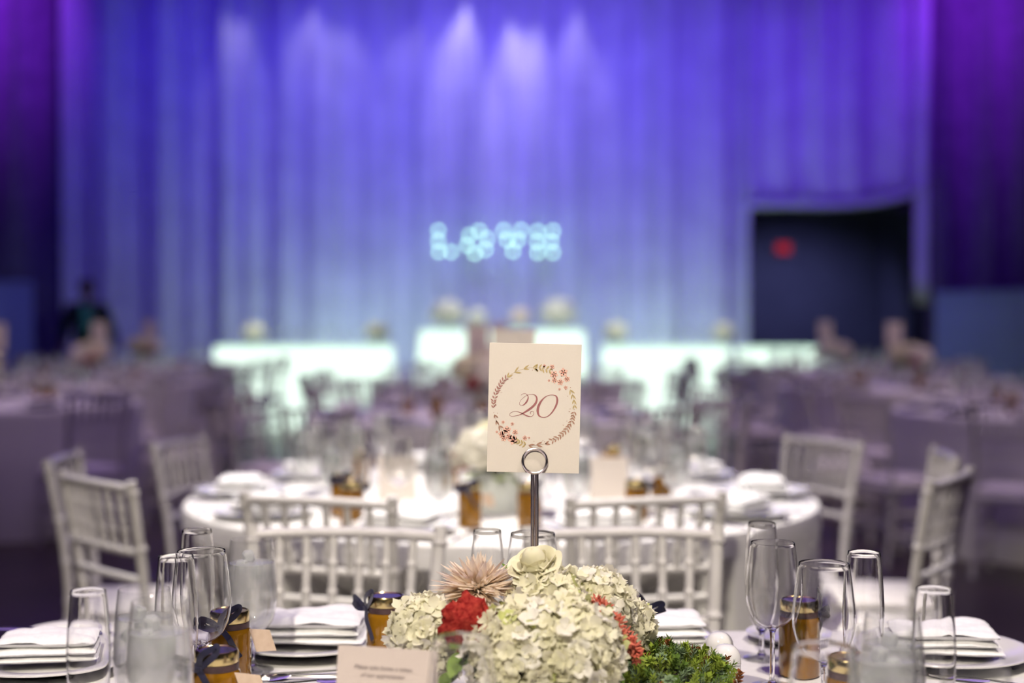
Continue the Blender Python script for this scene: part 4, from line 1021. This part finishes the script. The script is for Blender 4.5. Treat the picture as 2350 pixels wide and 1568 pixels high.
# ================================================================== tables further off
SEATS = ['the nearest', 'one right of the nearest', 'two right of the nearest', 'three right of the nearest', 'four right of the nearest', 'opposite the nearest', 'four left of the nearest', 'three left of the nearest', 'two left of the nearest', 'one left of the nearest']
FAR = [(-0.17, 7.7, "centre row's third table"), (-0.12, 10.7, "centre row's fourth table"),
       (-3.3, 8.9, "left row's first table"), (-3.5, 11.95, "left row's middle table"), (-3.85, 14.95, "left row's last table"),
       (3.15, 8.1, "right row's first table"), (3.05, 11.1, "right row's middle table"), (3.15, 14.1, "right row's last table")]
for ti, (x, y, nm) in enumerate(FAR):
    rnd = random.Random(ti + 40)
    cloth_round(x, y, 0.95, 'white cloth to the floor over the ' + nm, seg=96)
    off = (R(15), R(8), R(22), R(4), R(12), R(20), R(10), R(5))[ti]
    for i in range(10):
        seat = SEATS[i] + ' seat'; a = -PI / 2 + (off - R(12)) + 2 * PI * i / 10 + rnd.uniform(-.06, .06); rr = 1.205 + rnd.uniform(0, 0.03)
        if y + rr * math.sin(a) > 15.75: continue
        FCHAIR.place('white chair at the ' + nm + ', ' + SEATS[i] + ' chair', (x + rr * math.cos(a), y + rr * math.sin(a), 0), a + PI / 2 + rnd.uniform(-.12, .12), 'chairs at the ' + nm)
        d = (math.cos(a), math.sin(a)); t = (-d[1], d[0])
        FPLATE.place('white plate on the ' + nm + ', ' + seat, (x + 0.78 * d[0], y + 0.78 * d[1], TZ), 0, 'plates on the ' + nm)
        FNAP.place('folded white napkin on the ' + nm + ', ' + seat, (x + 0.78 * d[0], y + 0.78 * d[1], TZ + 0.0165), a + PI / 2, 'napkins on the ' + nm, 1.25)
        FG['wine'].place('wine glass on the ' + nm + ', ' + seat, (x + 0.56 * d[0] - 0.09 * t[0], y + 0.56 * d[1] - 0.09 * t[1], TZ), 0, 'wine glasses on the ' + nm)
        FG['goblet'].place('water glass on the ' + nm + ', ' + seat, (x + 0.58 * d[0] + 0.04 * t[0], y + 0.58 * d[1] + 0.04 * t[1], TZ), 0, 'water glasses on the ' + nm)
        if i % 2 == 0 or ti == 0: FJAR.place('honey jar on the ' + nm + ', ' + seat, (x + 0.42 * d[0], y + 0.42 * d[1], TZ), 0, 'honey jars on the ' + nm)
    CENTRE.place('white and coral flowers in a frosted vase on the ' + nm, (x, y - 0.12, TZ), rnd.random() * 6, 'table centrepieces', 1.15)
    plain_card(x + rnd.uniform(-.03, .03), y + 0.16, 'blurred number card on the ' + nm, 'number cards behind', 'card stand on the ' + nm)

# ================================================================== lit head tables, sweetheart table, person
def lit_table(x0, x1, y, h, label, z0=0.0, depth=0.75, folds=18):
    root = thing('lit_head_table', label, 'table', ((x0 + x1) / 2, y, z0), 0, 'glowing head tables'); L = x1 - x0
    mb = MB(); n = 120; vs = []; fs = []
    for (z, o) in ((h - 0.03, 0.0), (h * 0.5, 0.03), (0.01, 0.07)):
        per = []
        for k in range(n):
            t = k / n * 4; e = int(t); f = t - e
            X, Y = ((-1 + 2 * f, -1), (1, -1 + 2 * f), (1 - 2 * f, 1), (-1, 1 - 2 * f))[e]
            wv = 0.25 * o * math.sin(k * 2 * PI * folds / n); per.append((X * (L / 2 + o + wv), Y * (depth / 2 + o + wv), z))
        vs += per
    for i in range(2):
        for k in range(n): k2 = (k + 1) % n; fs.append((i * n + k, (i + 1) * n + k, (i + 1) * n + k2, i * n + k2))
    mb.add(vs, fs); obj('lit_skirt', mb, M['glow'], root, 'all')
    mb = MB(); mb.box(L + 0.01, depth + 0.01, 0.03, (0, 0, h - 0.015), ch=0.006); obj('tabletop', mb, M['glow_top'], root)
    return root
lit_table(-3.40, -1.42, 16.6, 0.96, 'glowing pale-green head table left of the centre')
lit_table(1.08, 2.50, 16.6, 0.96, 'glowing pale-green head table right of the centre')
lit_table(2.70, 3.75, 16.7, 0.94, 'glowing pale-green head table before the dark opening')
rz_ = MB(); rz_.box(2.17, 1.1, 0.42, (0, 0, 0.21), ch=0.02); o = obj('stage_riser', rz_, M['riser'], None, True, (-0.115, 17.35, 0)); tag(o, 'low black stage riser carrying the glowing sweetheart table', 'platform')
lit_table(-1.10, 0.86, 17.3, 0.72, 'glowing white sweetheart table raised on the black riser', 0.42, 0.6, 26)
def ball(x, y, z, label, s=1.0, me=None):
    root = thing('floral_ball', label, 'flowers', (x, y, z), 0, 'floral balls on the head tables')
    v = MB(); v.lathe(smooth_prof([(0.0, 0.0), (0.05, 0.0), (0.03, 0.02), (0.028, 0.05), (0.05, 0.07), (0.0, 0.065)], 3), 14); obj('vase', v, M['vasewhite'], root)
    link('hydrangea_head', me or DOME_W, root, (0, 0, 0.08 + 0.05 * s), (0, 0, x), s * 1.35)
    link('foliage', LEAFC, root, (0, 0, 0.075), (0, 0, 0), 0.45)
ball(-2.98, 16.42, 0.96, 'white floral ball at the left of the left head table', 1.1); ball(-1.56, 16.42, 0.96, 'white floral ball at the right of the left head table', 1.15)
ball(1.20, 16.42, 0.96, 'white floral ball at the left of the right head table', 1.15); ball(2.44, 16.42, 0.96, 'white floral ball at the right end of the right head table', 1.1)
ball(-0.78, 17.15, 1.142, 'large white flowers at the left end of the sweetheart table', 1.7); ball(-0.42, 17.15, 1.142, 'smaller white flowers left of the middle of the sweetheart table', 1.0)
ball(0.10, 17.2, 1.142, 'pale pink flowers in the middle of the sweetheart table', 1.3, DOME_B); ball(0.56, 17.15, 1.142, 'large white flowers at the right end of the sweetheart table', 1.8)
rnd = random.Random(77)
for i in range(16):
    x = -3.1 + 2.4 * i / 15 if i < 9 else 1.1 + 1.2 * (i - 9) / 6
    if i >= 9: x = 1.12 + 1.15 * (i - 9) / 6
    FG['goblet' if i % 2 else 'wine'].place('glass standing on the glowing head tables, %s %s' % (('first', 'second', 'third', 'fourth', 'fifth', 'sixth', 'seventh', 'eighth', 'ninth')[i if i < 9 else i - 9], 'from left' if i < 9 else 'right of centre'), (x, 16.72 + 0.16 * (i % 2), 0.96), 0, 'glasses on the head tables')

def skin_mesh(name, pts, edges, radii, m, parent, loc=(0, 0, 0)):
    me = bpy.data.meshes.new(name); me.from_pydata(pts, edges, []); me.materials.append(m)
    o = link(name, me, parent, loc)
    sk = o.modifiers.new('skin', 'SKIN'); sk.use_smooth_shade = True
    if not me.skin_vertices: 
        bpy.context.view_layer.objects.active = o
    for i, r in enumerate(radii): me.skin_vertices[0].data[i].radius = (r if isinstance(r, tuple) else (r, r))
    me.skin_vertices[0].data[0].use_root = True
    sb = o.modifiers.new('sub', 'SUBSURF'); sb.levels = 1; sb.render_levels = 2
    return o
def person(x, y):
    root = thing('person', 'person in dark green jacket standing before the backdrop at left', 'person', (x, y, 0), R(15))
    P = [(0, 0, 0.95), (0, 0.01, 1.15), (0, 0.0, 1.38), (0, -0.01, 1.48), (0, -0.02, 1.56), (0, -0.02, 1.64), (0, -0.01, 1.72)]
    rad = [(0.15, 0.11), (0.14, 0.10), (0.15, 0.10), (0.055, 0.055), (0.06, 0.07), (0.078, 0.095), (0.05, 0.06)]
    E = [(i, i + 1) for i in range(6)]
    for s in (-1, 1):
        b0 = len(P); out = 0.03 if s > 0 else 0.0
        P += [(s * 0.19, 0, 1.40), (s * (0.25 + out), 0.02, 1.13), (s * (0.27 + out * 2.3), -0.12, 0.95 + out * 0.7), (s * (0.275 + out * 2.8), -0.19, 0.90 + out)]
        rad += [0.06, 0.05, 0.04, 0.035]; E += [(2, b0), (b0, b0 + 1), (b0 + 1, b0 + 2), (b0 + 2, b0 + 3)]
        hb = len(P); hx, hy, hz = P[-1]
        for k in range(5):
            a = (k - 2) * 0.018
            P += [(hx + a, hy - 0.045, hz - 0.02 - 0.004 * abs(k - 2)), (hx + a * 1.2, hy - 0.075 + 0.006 * abs(k - 2), hz - 0.045)]; rad += [0.010, 0.008]; E += [(hb - 1, hb + 2 * k), (hb + 2 * k, hb + 2 * k + 1)]
        b0 = len(P); P += [(s * 0.09, 0, 0.88), (s * 0.10, -0.01, 0.50), (s * 0.105, 0.02, 0.10), (s * 0.11, -0.13, 0.04)]
        rad += [0.085, 0.06, 0.042, 0.038]; E += [(0, b0), (b0, b0 + 1), (b0 + 1, b0 + 2), (b0 + 2, b0 + 3)]
    skin_mesh('body', P, E, rad, M['skin'], root)
    J = [(0, 0, 0.86), (0, 0.01, 1.12), (0, 0.01, 1.36), (0, 0.0, 1.455)]; jr = [(0.20, 0.15), (0.175, 0.135), (0.19, 0.135), (0.085, 0.08)]; je = [(0, 1), (1, 2), (2, 3)]
    for s in (-1, 1):
        out = 0.03 if s > 0 else 0.0
        b0 = len(J); J += [(s * 0.20, 0, 1.40), (s * (0.255 + out), 0.02, 1.13), (s * (0.27 + out * 2.2), -0.10, 0.97 + out * 0.7)]; jr += [0.085, 0.07, 0.058]; je += [(2, b0), (b0, b0 + 1), (b0 + 1, b0 + 2)]
    skin_mesh('jacket', J, je, jr, M['jacket'], root)
    mb = MB(); mb.add([(-0.075, -0.14, 1.44), (0.075, -0.14, 1.44), (0.045, -0.175, 1.10), (-0.045, -0.175, 1.10), (-0.075, -0.10, 1.44), (0.075, -0.10, 1.44), (0.045, -0.12, 1.10), (-0.045, -0.12, 1.10)],
                      [(0, 3, 2, 1), (4, 5, 6, 7), (0, 1, 5, 4), (1, 2, 6, 5), (2, 3, 7, 6), (3, 0, 4, 7)]); obj('shirt_front', mb, M['shirt'], root, False)
    tr = [(0, 0, 0.93)]; tr_r = [(0.165, 0.125)]; te = []
    for s in (-1, 1):
        b0 = len(tr); tr += [(s * 0.095, 0, 0.84), (s * 0.10, 0, 0.50), (s * 0.105, 0.02, 0.10)]; tr_r += [0.10, 0.078, 0.065]; te += [(0, b0), (b0, b0 + 1), (b0 + 1, b0 + 2)]
    skin_mesh('trousers', tr, te, tr_r, M['trousers'], root)
    mb = MB(); mb.lathe(smooth_prof([(0.0, 1.765), (0.05, 1.757), (0.088, 1.72), (0.098, 1.66), (0.090, 1.60), (0.07, 1.60), (0.0, 1.62)][::-1], 3), 18); hr = obj('hair', mb, M['hair'], root, True, (0, 0.022, 0))
    for s in (-1, 1):
        e = MB(); e.lathe([(0, -0.009), (0.007, -0.005), (0.009, 0), (0.007, 0.005), (0, 0.009)], 8); obj('eye', e, M['hair'], root, True, (s * 0.03, -0.105, 1.645))
    e = MB(); e.tube([(0, -0.112, 1.645), (0, -0.135, 1.61), (0, -0.118, 1.60)], [0.008, 0.013, 0.008], 7); obj('nose', e, M['skin'], root)
    e = MB(); e.tube([(-0.025, -0.102, 1.572), (0, -0.112, 1.57), (0.025, -0.102, 1.572)], 0.006, 6); obj('mouth', e, M['ink_rose'], root)
person(-5.2, 17.4)
